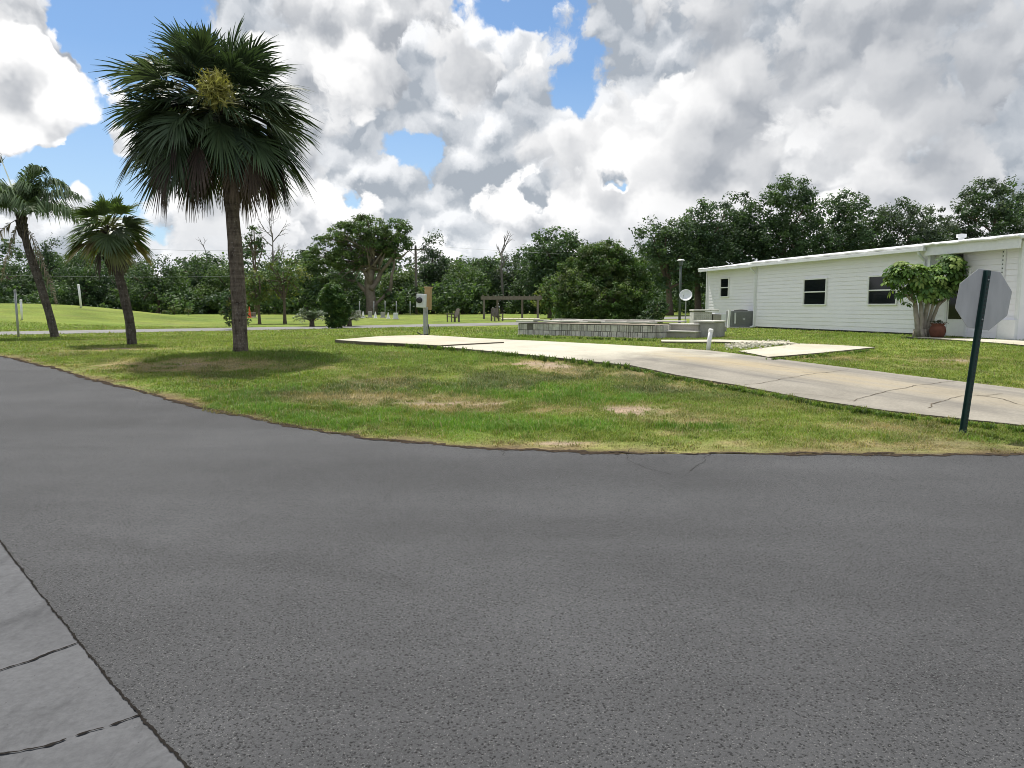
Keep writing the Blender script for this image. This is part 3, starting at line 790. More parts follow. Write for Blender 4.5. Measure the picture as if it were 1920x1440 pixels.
# far woods and the thicket at their foot: read as one mass
def woods():
    mb = MB()
    # back wall of the wood
    n = 620
    x = RS.uniform(-95, 95, n); y = RS.uniform(97, 118, n); z = G(x, y)
    top = 7.0 + 2.4 * fbm(x * .09, y * 0, 5, 3) * 2 - 1.4
    zz = z + RS.uniform(.2, 1, n) * top
    lobes = np.stack([x, y, zz, np.full(n, 1.7), np.full(n, 1.7), np.full(n, 1.5)], 1)
    crown(mb, lobes, 3400, 24, .55, DARKG + GREYGR[:1], (.8, 1.7), .3)
    return mb
tag(woods().build('woodland', M['leaf']), 'dense far-off dark woodland closing the view behind the lawn', 'woodland', kind='stuff')
def thicket():
    mb = MB()
    n = 420
    x = RS.uniform(-75, 75, n); y = RS.uniform(78, 95, n)
    keep = ~((x > -3) & (x < 14) & (y < 84))
    x, y = x[keep], y[keep]; n = len(x); z = G(x, y)
    hh = 1.8 + 3.6 * fbm(x * .16, y * .1, 15, 3)
    lobes = np.stack([x, y, z + hh * .5, np.full(n, 1.5), np.full(n, 1.4), hh * .5], 1)
    crown(mb, lobes, 2600, 24, .40, DARKG + MIDG[:3], (.5, 1.1), .4)
    n = 300
    x = RS.uniform(-75, 75, n); y = RS.uniform(86, 96, n); z = G(x, y)
    lobes = np.stack([x, y, z + .7, np.full(n, 1.8), np.full(n, 1.2), np.full(n, .9)], 1)
    crown(mb, lobes, 1500, 22, .45, DARKG, (.5, 1.0), .2)
    n = 170
    x = RS.uniform(18, 60, n); y = RS.uniform(60, 84, n); z = G(x, y); hh = 2.5 + 3.5 * fbm(x * .2, y * .2, 35, 3)
    lobes = np.stack([x, y, z + hh * .5, np.full(n, 1.6), np.full(n, 1.4), hh * .5], 1)
    crown(mb, lobes, 1300, 24, .38, DARKG + MIDG[:1], (.5, 1.1), .4)
    return mb
tag(thicket().build('undergrowth', M['leaf']), 'dark tangled undergrowth along the foot of the wooded belt', 'undergrowth', kind='stuff')

# big spreading tree (fig/oak with visible limbs)
def spreading():
    Y = 80
    L = [(690, 428, 40, 24), (740, 432, 30, 22), (655, 440, 38, 24), (620, 462, 36, 24), (755, 455, 20, 18), (600, 490, 34, 22), (700, 462, 34, 18), (650, 490, 40, 18), (675, 480, 26, 16), (716, 448, 30, 18), (590, 520, 30, 20), (735, 470, 18, 12), (640, 525, 34, 14)]
    lob = px_lobes(L, Y, 1.2)
    b = at(698, 590, Y); base = np.array([b[0], Y, float(G(b[0], Y))])
    o = thing('spreading_tree', 'big spreading tree with domed crown and bare pale limbs showing', 'tree', tuple(base))
    L2 = [(l[0] - base[0], l[1] - base[1], l[2] - base[2], *l[3:]) for l in lob]
    mb = MB(); cen = crown(mb, L2, 560, 44, .25, MIDG + DARKG[2:3] + YELG[3:4], (.35, .75), .6, flat=.6); mb.build('crown', M['leaf'], o)
    tb = MB()
    k = pxm(Y)
    def loc(px, py, dy=0): p = at(px, py, Y + dy); return p - base
    tube(tb, [loc(698, 592), loc(697, 575), loc(694, 550), loc(692, 530), loc(695, 505)], [.75, .6, .55, .5, .4], 10, wob=.1)
    for path, r in [([(694, 560), (675, 535), (665, 527), (645, 522)], .3), ([(692, 545), (685, 510), (665, 495), (650, 490)], .28), ([(693, 530), (692, 490), (700, 450), (705, 425)], .33),
                    ([(696, 545), (712, 515), (730, 490), (748, 460)], .33), ([(730, 490), (752, 482), (768, 470)], .14), ([(694, 520), (705, 490), (716, 465), (725, 440)], .25),
                    ([(690, 520), (672, 490), (655, 465), (640, 445)], .24), ([(692, 510), (680, 470), (672, 440)], .2), ([(730, 555), (736, 520), (740, 485), (742, 470)], .2), ([(695, 580), (722, 552), (735, 530)], .22)]:
        P = np.array([loc(a, b_, RS.uniform(-.6, .6)) for a, b_ in path])
        t = np.linspace(0, 1, 9); n = len(P)
        P2 = np.stack([np.interp(t * (n - 1), np.arange(n), P[:, i]) for i in range(3)], 1) + RS.normal(0, .06, (9, 3))
        tube(tb, P2, np.linspace(r, r * .35, 9), 7, wob=.08)
    for c in cen[RS.choice(len(cen), 60, replace=False)]:
        a = np.array([0, 0, 0]) + loc(694 + RS.uniform(-14, 20), 510 - RS.uniform(0, 40), RS.uniform(-1, 1))
        tube(tb, bez(a, (a + c) / 2 + [0, 0, .4], c, 6), np.linspace(.13, .035, 6), 5, wob=.08)
    tb.build('trunk', M['fig_bark'], o, smooth=True)
spreading()

# bare dead trees
def deadtree(label, Y, px, basepy, top, spread, n, r0, nm='dead_tree'):
    b = at(px, basepy, Y); base = np.array([b[0], Y, float(G(b[0], Y))])
    o = thing(nm, label, 'tree', tuple(base))
    tb = MB(); h = at(px, top, Y)[2] - base[2]
    P = np.array([[0, 0, -.1], [.1, 0, h * .3], [-.05, 0, h * .6], [.05, 0, h * .9]])
    tube(tb, P, [r0, r0 * .8, r0 * .6, r0 * .25], 7, wob=.1)
    def br(p, d, L, r, lv):
        e = p + d * L; m = (p + e) / 2 + RS.normal(0, .06 * L, 3)
        tube(tb, bez(p, m, e, 5), np.linspace(r, r * .5, 5), 5, wob=.1)
        if lv > 0:
            for _ in range(3):
                dd = nrm(d + RS.normal(0, .55, 3) + [0, 0, .25]); br(p + (e - p) * RS.uniform(.5, 1), dd, L * RS.uniform(.5, .8), r * .55, lv - 1)
    for i in range(n):
        s = RS.uniform(.55, .95); p = np.array([0, 0, h * s * .95])
        a = RS.uniform(0, 2 * pi); br(p, nrm([cos(a) * spread, sin(a) * spread, 1]), h * .18 * RS.uniform(.7, 1.2), r0 * .4, 2)
    tb.build('trunk', M['dead_wood'], o, smooth=True)
deadtree('bare grey dead tree with fine twigs, left of the big spreading tree', 84, 516, 592, 420, 1.0, 9, .16)
deadtree('short dark bare snag poking above the trees behind the pergola', 88, 941, 592, 452, .55, 4, .24, 'dead_tree')
deadtree('small leaning bare snag above the trees left of the large fan palm', 92, 392, 592, 462, .5, 3, .16)
tree('pine_tree', 'thin pine with sparse tufts just right of the large palm trunk', 'tree', 80, [(476, 432, 14, 9), (462, 440, 9, 8), (484, 455, 16, 9), (470, 470, 14, 8), (492, 470, 9, 6)], 478, 26, 26, .24, DARKG + MIDG[:1], .13, crad=(.25, .6), nl=14, topfrac=.95)
tree('lawn_tree', 'slim yellow-green tree with a bare lower trunk, right one of two on the far lawn', 'tree', 47, [(530, 510, 38, 22), (510, 530, 30, 20), (556, 505, 26, 18), (536, 545, 34, 16), (525, 480, 18, 12)], 534, 75, 26, .17, YELG + MIDG[:2], .11, crad=(.25, .6), nl=14)
tree('lawn_tree', 'slim yellow-green tree close beside the large palm trunk on the far lawn', 'tree', 46, [(482, 545, 22, 20), (468, 530, 18, 16), (490, 565, 24, 10), (478, 520, 14, 12)], 486, 48, 26, .17, YELG + MIDG[:2], .10, crad=(.25, .55), nl=10)
tree('bush', 'dark dense bush half hidden behind the large palm trunk', 'bush', 36, [(428, 590, 14, 18), (440, 570, 16, 22), (426, 560, 9, 14), (454, 590, 11, 17), (438, 545, 9, 12)], 436, 90, 22, .12, DARKG + YELG[:1], .06, crad=(.12, .3), nl=6)
tree('columnar_shrub', 'dense dark green columnar shrub beside the far road', 'shrub', 38, [(626, 560, 22, 26), (640, 580, 17, 24), (612, 562, 14, 20), (622, 544, 15, 14), (634, 600, 17, 14), (622, 598, 13, 16)], 628, 380, 34, .12, [(.042, .092, .022), (.052, .108, .025), (.075, .13, .026)], .08, crad=(.12, .26), nl=3, shell=.3)
tree('juniper', 'huge rounded dark green juniper behind the low block wall', 'juniper', 43, [(1128, 500, 46, 44), (1088, 520, 44, 40), (1172, 520, 40, 38), (1140, 470, 26, 18), (1165, 478, 18, 14), (1110, 480, 28, 22), (1200, 505, 16, 22), (1130, 560, 90, 44), (1075, 560, 38, 40), (1190, 560, 32, 44), (1130, 600, 92, 26), (1210, 530, 12, 20)], 1130, 1700, 40, .14, [(.060, .115, .026), (.074, .130, .030), (.050, .094, .028), (.100, .150, .036), (.080, .105, .04)], .3, crad=(.2, .42), nl=8, shell=.6, up=.1)
tree('bush', 'small spreading green bush at the right foot of the juniper', 'bush', 40, [(1232, 580, 18, 18), (1220, 595, 20, 12), (1246, 566, 10, 10)], 1230, 80, 24, .13, DARKG + YELG[3:], .06, crad=(.15, .35), nl=6)
for lab, px, py, s in (('small pale-leaved bush nearest the mound on the far lawn', 318, 588, 7), ('small light green sapling on the far lawn beside the mound', 326, 578, 10), ('tiny leafy sapling left of the large palm trunk on the far lawn', 352, 582, 8), ('pale flowering low bush where the mound meets the dark trees', 310, 586, 5)):
    tree('sapling' if 'sapling' in lab else 'bush', lab, 'sapling' if 'sapling' in lab else 'bush', 64 + s * .3, [(px, py, s, s * .7), (px + s * .5, py + 3, s * .5, s * .5)], px, 16, 16, .14, MIDG + YELG, .03, crad=(.1, .25), nl=4)
def frondspray(name, label, base, n, L, cols):
    """low palm of feather fronds around a base"""
    o = thing(name, label, 'palm', tuple(base))
    mb = MB(); tb = MB()
    for i in range(n):
        a = 2 * pi * i / n + RS.uniform(-.2, .2); el = RS.uniform(.5, 1.35)
        d = np.array([cos(a) * cos(el), sin(a) * cos(el), sin(el)])
        feather(mb, tb, np.array([0, 0, .25]), d, L * RS.uniform(.8, 1.1), .5, cols, 22, .42)
    mb.build('fronds', M['palm_leaf'], o); tube(tb, [[0, 0, -.1], [0, 0, .4]], [.16, .12], 8); tb.build('trunk', M['palm_trunk'], o)
def feather(mb, tb, p0, d, L, droop, cols, nleaf=30, ll=.5, hang=.25, lw=.035, rw=.02):
    """a feather frond: arching rachis with leaflets on both sides"""
    d = nrm(d); side = np.cross(d, [0, 0, 1]);
    side = nrm(side) if np.linalg.norm(side) > .05 else np.array([1, 0, 0])
    t = np.linspace(0, 1, 12)[:, None]
    P = p0 + d * L * t + np.array([0, 0, -1]) * droop * L * t ** 2.2
    tube(tb, P, np.linspace(rw, rw * .3, 12), 5, col=np.mean(cols, axis=0))
    T = np.gradient(P, axis=0)
    for k in range(nleaf):
        s = .16 + .84 * (k + RS.uniform(0, 1)) / nleaf
        i = min(10, int(s * 11)); f = s * 11 - i
        a = P[i] * (1 - f) + P[i + 1] * f; tg = nrm(T[i])
        up = nrm(np.cross(side, tg))
        l = ll * (.35 + .65 * sin(pi * min(1, (s * .85 + .15)))) * RS.uniform(.8, 1.15)
        for sg in (-1, 1):
            dr = nrm(side * sg * .8 + tg * .55 + up * RS.uniform(-.1, .5) + RS.normal(0, .12, 3))
            m = a + dr * l * .5; e = a + dr * l * .85 + np.array([0, 0, -1]) * hang * l + RS.normal(0, .02, 3)
            wv = nrm(np.cross(dr, up)) * lw / 2
            c = np.array(cols[RS.randint(len(cols))]) * RS.uniform(.75, 1.25)
            mb.add([a - wv * .5, a + wv * .5, m + wv, m - wv, e], [[0, 1, 2, 3]], [[3, 2, 4]], c)
pb = gnd(592, 612); frondspray('feather_palm', 'low feathery palm with pale fronds behind the columnar shrub', (pb[0], 40.5, float(G(pb[0], 40.5))), 26, 1.6, GREYGR + MIDG[:2])
pb = at(655, 600, 41); frondspray('feather_palm', 'low pale-fronded palm sticking out right of the columnar shrub', (pb[0], 41, float(G(pb[0], 41))), 20, 1.35, GREYGR + YELG[:1])

# ---------------------------------------------------------------- fan palms
def fan(mb, tb, p0, d, pet, R_, cols, droop, nseg=34, spread=2.3, dead=False, fall=0.0):
    """one costapalmate frond: arching petiole, then a folded fan of narrow drooping segments"""
    d = nrm(d); sag = float(np.clip(1 + 1.15 * d[2], .12, 1)); droop = droop * sag
    side = np.cross(d, [0, 0, 1]); side = nrm(side) if np.linalg.norm(side) > .1 else nrm([RS.normal(), RS.normal(), 0])
    roll = RS.uniform(-.8, .8); up = nrm(np.cross(side, d)); side = nrm(side * cos(roll) + up * sin(roll)); 
    t = np.linspace(0, 1, 6)[:, None]
    P = p0 + d * pet * t + np.array([0, 0, -1]) * droop * pet * t ** 2
    tube(tb, P, np.linspace(.028, .014, 6), 5, col=(.16, .17, .06) if not dead else (.16, .12, .08))
    a = P[-1]; dr = nrm(P[-1] - P[-3]); dr = nrm(dr * (1 - fall) + np.array([0, 0, -1.0]) * fall)
    side = nrm(side - dr * np.dot(side, dr)); up = nrm(np.cross(side, dr))
    c0 = np.array(cols[RS.randint(len(cols))]) * RS.uniform(.8, 1.2)
    th = np.linspace(-spread / 2, spread / 2, nseg) + RS.normal(0, .02, nseg)
    for k, q in enumerate(th):
        # the fan is cupped: outer segments are raised, and starts move along the costa
        sd = nrm(dr * cos(q) + side * sin(q) + up * (.35 * abs(sin(q)) - .02))
        st = a + dr * .28 * R_ * (1 - abs(q) / (spread / 2)) * .9
        L = R_ * (1 - .28 * (abs(q) / (spread / 2)) ** 2) * RS.uniform(.88, 1.08)
        hang = (.30 if not dead else .45) * RS.uniform(.6, 1.3) * (.35 + .65 * sag)
        tt = np.array([0, .35, .68, 1.0])
        pts = st + sd * (L * tt * (1 - .15 * tt * hang))[:, None] + np.array([0, 0, -1]) * (hang * L * tt ** 2.2)[:, None]
        w = np.array([.014, .048, .036, .005]) * (1.1 if not dead else .8)
        wv = nrm(np.cross(sd, up)); fold = up * (.5 if k % 2 else -.5)
        wv = nrm(wv + fold * .7)
        c = c0 * RS.uniform(.8, 1.25)
        V = np.concatenate([pts - wv * w[:, None] / 2, pts + wv * w[:, None] / 2])
        mb.add(V, [[0, 4, 5, 1], [1, 5, 6, 2], [2, 6, 7, 3]], None, c)
FANG = [(.048, .078, .040), (.058, .092, .044), (.068, .102, .048), (.040, .066, .038), (.085, .115, .060)]
FANY = [(.085, .130, .042), (.11, .150, .048), (.075, .115, .042)]
DEADC = [(.10, .078, .068), (.13, .10, .08), (.08, .064, .058)]
def fan_palm(label, path_px, Y, head_px, nfr, pet, R_, r_tr, cols, dmin, dmax, ndead, tmat, deadlen=1.0, boots=True, flower=None, pale_tip=0, group=None, fallmax=.72, del_=(-.85, -.25)):
    base = gnd(*path_px[0]); Y = base[1]
    o = thing('fan_palm', label, 'palm', tuple(base))
    P = np.array([at(px, py, Y) - base for px, py in path_px]); P[0, 2] = -.15
    t = np.linspace(0, 1, 26); n = len(P)
    P2 = np.stack([np.interp(t * (n - 1), np.arange(n), P[:, i]) for i in range(3)], 1)
    for _ in range(3): P2[1:-1] = (P2[:-2] + 2 * P2[1:-1] + P2[2:]) / 4
    rad = np.interp(t, [0, .04, .2, .7, .9, 1], np.array([1.12, 1.0, .95, .9, 1.1, .8]) * r_tr)
    tb = MB(); tube(tb, P2, rad * RS.uniform(.97, 1.04, len(rad)), 16, wob=.05)
    tb.build('trunk', M[tmat], o, smooth=True)
    hd = at(head_px[0], head_px[1], Y) - base
    mb = MB(); st = MB(); db = MB()
    for i in range(nfr):
        f = (i + .5) / nfr; cz = cos(dmin) + (cos(dmax) - cos(dmin)) * f
        a = i * 2.39996 + RS.uniform(-.25, .25); s = sqrt(max(0, 1 - cz * cz))
        d = np.array([cos(a) * s, sin(a) * s, cz]); k = RS.uniform(.85, 1.12) if i % 2 else RS.uniform(.35, .85)
        k *= 1 - .05 * float(ss(.75, 1, cz))
        p0 = hd + np.array([cos(a) * .1, sin(a) * .1, .25 * cz])
        fan(mb, st, p0, d, pet * k, R_ * RS.uniform(.85, 1.1), cols if f < 1 - pale_tip else [(.16, .16, .06), (.13, .14, .05), (.20, .17, .08)], .10 + .25 * s, fall=fallmax * float(ss(.42, 1, f)) * RS.uniform(.25, 1.1))
    for i in range(ndead):
        a = i * 2 * pi / ndead + RS.uniform(-.3, .3); el = RS.uniform(*del_)
        d = np.array([cos(a) * cos(el), sin(a) * cos(el), sin(el)])
        fan(db, db, hd + np.array([cos(a) * .15, sin(a) * .15, -.2]), d, pet * RS.uniform(.6, 1.15) * deadlen, R_ * .88, DEADC, .3, 26, 1.2, True, RS.uniform(.65, .9))
    mb.build('crown', M['palm_leaf'], o)
    st.build('petioles', M['palm_leaf'], o)
    if ndead: db.build('dead_fronds', M['dead_leaf'], o)
    if boots:
        bb = MB()
        for i in range(46):
            a = i * 2.4; z = -.95 + 1.0 * i / 46
            s = P2[-1] + np.array([0, 0, z]) if False else hd + np.array([0, 0, z - .1])
            d = np.array([cos(a), sin(a), 1.2])
            tube(bb, [s + np.array([cos(a), sin(a), 0]) * r_tr * .6, s + nrm(d) * (r_tr + .22)], [.05, .03], 5, col=(1, 1, 1))
        bb.build('leaf_bases', M['palm_trunk_dark'], o)
    if flower is not None:
        fb = MB(); c = at(flower[0], flower[1], Y - 2.05) - base
        for i in range(330):
            g = RS.normal(0, 1, 3); g /= np.linalg.norm(g); g[2] *= 1.1
            e = c + g * flower[2] * RS.uniform(.35, 1.0); s = c + g * .05
            m = (s + e) / 2 + RS.normal(0, .06, 3)
            cc = np.array([.29, .28, .08]) * RS.uniform(.6, 1.3)
            w = RS.normal(0, .012, 3)
            fb.add([s - w, s + w, m + w, m - w, e], [[0, 1, 2, 3]], [[3, 2, 4]], cc)
            for _ in range(3):
                q = m + (e - m) * RS.uniform(0, 1); ee = q + RS.normal(0, .07, 3)
                fb.add([q - w * .7, q + w * .7, ee], None, [[0, 1, 2]], cc * RS.uniform(.7, 1.2))
        tube(fb, [hd - np.array([0, 0, .2]), (hd + c) / 2 + [0, 0, .2], c], [.03, .02, .02], 5, col=(.2, .2, .06))
        fb.build('flower_cluster', M['palm_leaf'], o)
    return o
fan_palm('large fan palm with a full round dark crown and brown skirt', [(451, 660), (448, 560), (441, 470), (434, 380), (428, 320), (418, 250)], 18, (406, 212), 132, 1.28, 1.10, .185, FANG, .08, 2.1, 24, 'palm_trunk', 1.05, flower=(404, 168, .48))
fan_palm('small leaning fan palm with an open yellow-green crown', [(248, 646), (243, 600), (232, 550), (220, 505), (212, 470), (206, 445)], 21, (205, 436), 34, .52, .72, .135, FANY + FANG[4:5], .1, 1.9, 3, 'palm_trunk_dark', .6, pale_tip=.22, fallmax=.5, del_=(-1.2, -.5))

# feather palm at the left edge, leaning, with hanging dead fronds
def feather_palm():
    base = gnd(104, 633); Y = base[1]
    o = thing('feather_palm', 'leaning feather palm with drooping green fronds and hanging dead ones', 'palm', tuple(base))
    px = [(104, 634), (96, 600), (84, 560), (68, 510), (52, 465), (42, 425)]
    P = np.array([at(a, b, Y) - base for a, b in px]); P[0, 2] = -.1
    t = np.linspace(0, 1, 22); n = len(P)
    P2 = np.stack([np.interp(t * (n - 1), np.arange(n), P[:, i]) for i in range(3)], 1)
    for _ in range(3): P2[1:-1] = (P2[:-2] + 2 * P2[1:-1] + P2[2:]) / 4
    tb = MB(); rad = np.interp(t, [0, .05, .3, .7, 1], np.array([1.6, 1.15, 1.05, 1.15, .8]) * .122)
    tube(tb, P2, rad, 14, wob=.04); tb.build('trunk', M['palm_trunk_dark'], o, smooth=True)
    hd = at(40, 408, Y) - base
    mb = MB(); rb = MB(); db = MB()
    GR = [(.095, .15, .065), (.12, .18, .08), (.08, .125, .055), (.14, .19, .10)]
    def fr(az, el, L, droop, cols=GR,  dst=mb, nl=92, ll=.85, hang=.62, r=.024):
        d = np.array([cos(az) * cos(el), sin(az) * cos(el), sin(el)])
        feather(dst, rb if dst is mb else dst, hd, d, L * 1.12, droop * 1.1, cols, nl, ll, hang, .042, r)
    for az, el, L, dr in [(.15, .80, 2.5, .40), (-.25, 1.25, 3.0, .42), (.3, 1.12, 3.0, .52), (-.1, .5, 2.4, .45), (2.6, 1.2, 2.5, .5), (3.3, .8, 2.2, .6), (1.6, 1.1, 2.4, .5), (-1.5, 1.0, 2.2, .6), (4.2, 1.0, 2.2, .6), (.9, .7, 2.2, .55), (-.8, .7, 2.1, .55), (-2.6, .9, 2.2, .6), (.6, 1.4, 2.6, .4), (-.6, 1.1, 2.4, .5)]:
        fr(az, el, L, dr)
    # spear leaf
    s = at(-4, 285, Y) - base; tube(rb, bez(hd, (hd + s) / 2 + [.1, 0, 0], s, 6), np.linspace(.035, .015, 6), 5)
    for i in range(40):
        q = s + RS.normal(0, .05, 3) - [0, 0, RS.uniform(0, .5)]; e = q + np.array([RS.normal(0, .12), RS.normal(0, .12), .25]); w = RS.normal(0, .015, 3)
        mb.add([q - w, q + w, e], None, [[0, 1, 2]], GR[i % 4])
    for az, el, L, dr in [(.1, -1.15, 2.2, .3), (3.3, -.4, 2.0, .9), (3.6, -1.15, 1.6, .3)]:
        fr(az, el, L, dr, [(.23, .19, .15), (.17, .14, .115), (.28, .23, .18)], db, 44, .34, 1.1, .016)
    lf = MB()
    for i in range(26):
        a = i * 2.4; s0 = hd + np.array([0, 0, -.75 + .75 * i / 26]); tube(lf, [s0 + np.array([cos(a), sin(a), 0]) * .08, s0 + nrm([cos(a), sin(a), 1.8]) * .36], [.05, .03], 5)
    mb.build('fronds', M['palm_leaf'], o); rb.build('leaf_stalks', M['palm_leaf'], o); db.build('dead_fronds', M['dead_leaf'], o); lf.build('leaf_bases', M['palm_trunk_dark'], o)
feather_palm()

# ---------------------------------------------------------------- left posts
def post(name, label, px0, py0, px1, py1, r, mat, cap=None, group=None, Y=None, cat='post', sides=10):
    b = gnd(px0, py0) if Y is None else None
    if b is None:
        q = at(px0, py0, Y); b = np.array([q[0], Y, float(G(q[0], Y))])
    e = at(px1, py1, b[1]) - b
    o = thing(name, label, cat, tuple(b), group=group)
    mb = MB(); tube(mb, [[0, 0, -.1], e * .5, e], [r, r, r], sides); mb.build('shaft', M[mat], o, smooth=True)
    c = MB(); tube(c, [e - nrm(e) * .05, e + nrm(e) * .015, e + nrm(e) * .04], [r * 1.15, r * 1.15, r * .7], sides); c.build('cap', M[cap or mat], o)
    return o
post('pole', 'thin grey metal pole beside the leaning feather palm', 35, 632, 28, 545, .04, 'galv')
post('white_post', 'short white post on the near slope of the mound', 42, 606, 39, 563, .06, 'white_paint', Y=41)
post('white_post', 'white post standing on top of the mound', 152, 571, 147, 534, .07, 'white_paint', Y=49)
post('white_pipe', 'leaning white plastic pipe at the edge of the driveway', 1327, 657, 1333, 619, .055, 'white_paint', cat='pipe')

# ---------------------------------------------------------------- electric pedestal
def pedestal():
    b = gnd(797, 629); Y = b[1]; k = pxm(Y)
    o = thing('electric_pedestal', 'electric meter pedestal with white meter box at the slab edge', 'electric pedestal', tuple(b))
    mb = MB()
    box(mb, (-.01, 0, .5), (.10, .09, 1.2)); box(mb, (.085, .05, .5), (.06, .06, 1.2))
    mb.build('post', M['galv'], o)
    w = 16.5 * k; h = 25 * k; c = at(791, 564, Y) - b
    rz = .35
    R = Matrix.Rotation(rz, 3, 'Z') @ Matrix.Rotation(.05, 3, 'Y')
    m = MB(); box(m, (0, 0, 0), (w, .22, h), bev=.02)
    mo = m.build('meter_box', M['grey_box'], o); mo.location = c + np.array([0, -.12, 0]); mo.rotation_euler = (0, .05, -rz)
    mm = MB(); RX = Matrix.Rotation(pi / 2, 3, 'X')
    lathe(mm, [(0, .15), (.085, .14), (.10, .11), (.10, .05), (.115, .05), (.115, 0), (0, 0)], (-.02, -.11, .02), 20, R=RX)
    mm.build('meter', M['dark'], mo, smooth=False)
    m2 = MB(); c2 = at(802, 560, Y) - b
    box(m2, (0, 0, 0), (11.5 * k, .2, 42 * k), bev=.015); box(m2, (-.0, 0, 21 * k), (14 * k, .26, .05), bev=.01)
    bo = m2.build('breaker_box', M['brown_box'], o); bo.location = c2 + np.array([0, .14, 0]); bo.rotation_euler = (0, .04, -.3)
    cb = MB(); tube(cb, [[-.30, -.03, .12], [-.16, 0, .04], [.10, -.06, .03], [.16, 0, .06], [.16, .02, .25], [.11, .05, .45]], .022, 6); cb.build('conduit', M['dark'], o)
pedestal()

# ---------------------------------------------------------------- utility pole and wires
def utility():
    Y = 82; q = at(781, 592, Y); b = np.array([q[0], Y, float(G(q[0], Y))])
    o = thing('utility_pole', 'wooden utility pole with cross-arm beside the tall grey-green tree', 'utility pole', tuple(b))
    h = at(781, 462, Y)[2] - b[2]
    m = MB(); tube(m, [[0, 0, -.2], [0, 0, h * .5], [0, 0, h]], [.17, .15, .13], 10); m.build('pole', M['wood'], o, smooth=True)
    m = MB(); box(m, (0, -.2, h - .35), (2.3, .12, .14)); tube(m, [[-.8, -.2, h - .4], [0, -.16, h - 1.0]], .03, 5); tube(m, [[.8, -.2, h - .4], [0, -.16, h - 1.0]], .03, 5); m.build('crossarm', M['wood'], o)
    for x in (-.4, .05, .95, -1.05):
        m = MB(); lathe(m, [(0, 0), (.05, 0), (.07, .12), (.12, .16), (.06, .3), (.1, .34), (0, .42)], (x, -.2, h - .28), 8); m.build('insulator', M['dark'], o)
    tops = [np.array([b[0] + x, Y - .2, b[2] + h + .1]) for x in (-1.05, .95)]
    return tops
tops = utility()
for lab, t0, e, sag in (('upper thin power line running left from the utility pole', tops[0], np.array([-60, 70, 9.0]), 1.2), ('lower thin power line running left from the utility pole', tops[0] + [0, 0, -2.6], np.array([-62, 66, 5.2]), .9), ('thin power line running right from the utility pole', tops[1], np.array([60, 84, 8.8]), 1.4)):
    mb = MB(); t = np.linspace(0, 1, 24)[:, None]; P = t0 + (e - t0) * t - np.array([0, 0, 1]) * sag * 4 * t * (1 - t)
    tube(mb, P, .014, 5); tag(mb.build('power_line', M['galv']), lab, 'power line')

# ---------------------------------------------------------------- pergola, chairs, small far things
def pergola():
    Y = 60; p0 = at(908, 597, Y); p1 = at(1010, 597, Y); cx = (p0[0] + p1[0]) / 2; L = p1[0] - p0[0]
    b = np.array([cx, Y, float(G(cx, Y))]); h = at(960, 555, Y)[2] - b[2]
    o = thing('pergola', 'long low dark wooden pergola on the far lawn', 'pergola', tuple(b))
    for x, y in ((-L / 2, -.7), (-L * .26, .7), (L * .2, .7), (L / 2 - .1, -.7)):
        m = MB(); box(m, (x, y, h / 2 - .1), (.17, .17, h - .1)); m.build('post', M['wood'], o)
    for y in (-.75, .75):
        m = MB(); box(m, (0, y, h - .16), (L + .5, .08, .28)); m.build('beam', M['wood'], o)
    for i in range(12):
        m = MB(); box(m, (-L / 2 - .1 + (L + .2) * i / 11, 0, h + .04), (.06, 1.9, .11)); m.build('rafter', M['wood'], o)
pergola()
pb = polypx([(942, 597.5), (1000, 597.5), (1000, 599), (935, 599)], .05)
tag(sheet('path', [(at(940, 597, 58)[0], 57), (at(1012, 597, 58)[0], 57), (at(1012, 597, 58)[0], 59.2), (at(940, 597, 58)[0], 59.2)], .06, .1, M['slab'], 1), kind='structure')
def chair(label, px, Y, rz):
    q = at(px, 600, Y); o = thing('garden_chair', label, 'garden chair', (q[0], Y, float(G(q[0], Y))), rz, 'wooden garden chairs on the far lawn')
    m = MB()
    for i in range(5): box(m, (0, -.22 + i * .12, .38 - i * .02), (.58, .10, .03))
    m.build('seat', M['wood'], o)
    m = MB()
    R = Matrix.Rotation(-.28, 3, 'X')
    for i in range(5): box(m, (-.23 + i * .115, .36, .66), (.10, .03, .66 - .05 * abs(i - 2)), R=R)
    m.build('backrest', M['wood'], o)
    for s in (-1, 1):
        m = MB(); box(m, (s * .36, 0, .58), (.14, .75, .03)); m.build('armrest', M['wood'], o)
        m = MB(); box(m, (s * .33, -.27, .28), (.09, .05, .58)); m.build('leg', M['wood'], o)
        m = MB(); box(m, (s * .31, .32, .25), (.05, .14, .52)); m.build('leg', M['wood'], o)
    return o
chair('dark wooden garden chair facing left, nearest the electric pedestal', 849, 51, -1.0)
chair('dark wooden garden chair standing in front of the pergola', 932, 53, .5)
FP = 'fence posts at the foot of the wooded belt'
for lab, px in (('thin fence post behind the columnar shrub, leftmost of the far posts', 674), ('thin pale-topped fence post in front of the big spreading tree trunk', 701), ('thin fence post just right of the big spreading tree trunk', 722), ('thin pale-topped fence post behind the pale grey box', 743), ('thin fence post left of the electric pedestal', 769)):
    post('fence_post', lab, px, 592, px, 566, .045, 'galv', 'white_paint', FP, Y=74, cat='fence post', sides=7)
CN = 'pale marker cones on the far lawn'
def cone(label, px, py, Y, mat, h, group=None, name='marker_cone'):
    q = at(px, py, Y); o = thing(name, label, 'cone', (q[0], Y, float(G(q[0], Y))), group=group)
    m = MB(); lathe(m, [(.16, 0), (.15, .03), (.03, h), (0, h + .01)], (0, 0, 0), 12); m.build('cone_body', M[mat], o)
    m = MB(); box(m, (0, 0, .015), (.36, .36, .035)); m.build('foot', M[mat], o)
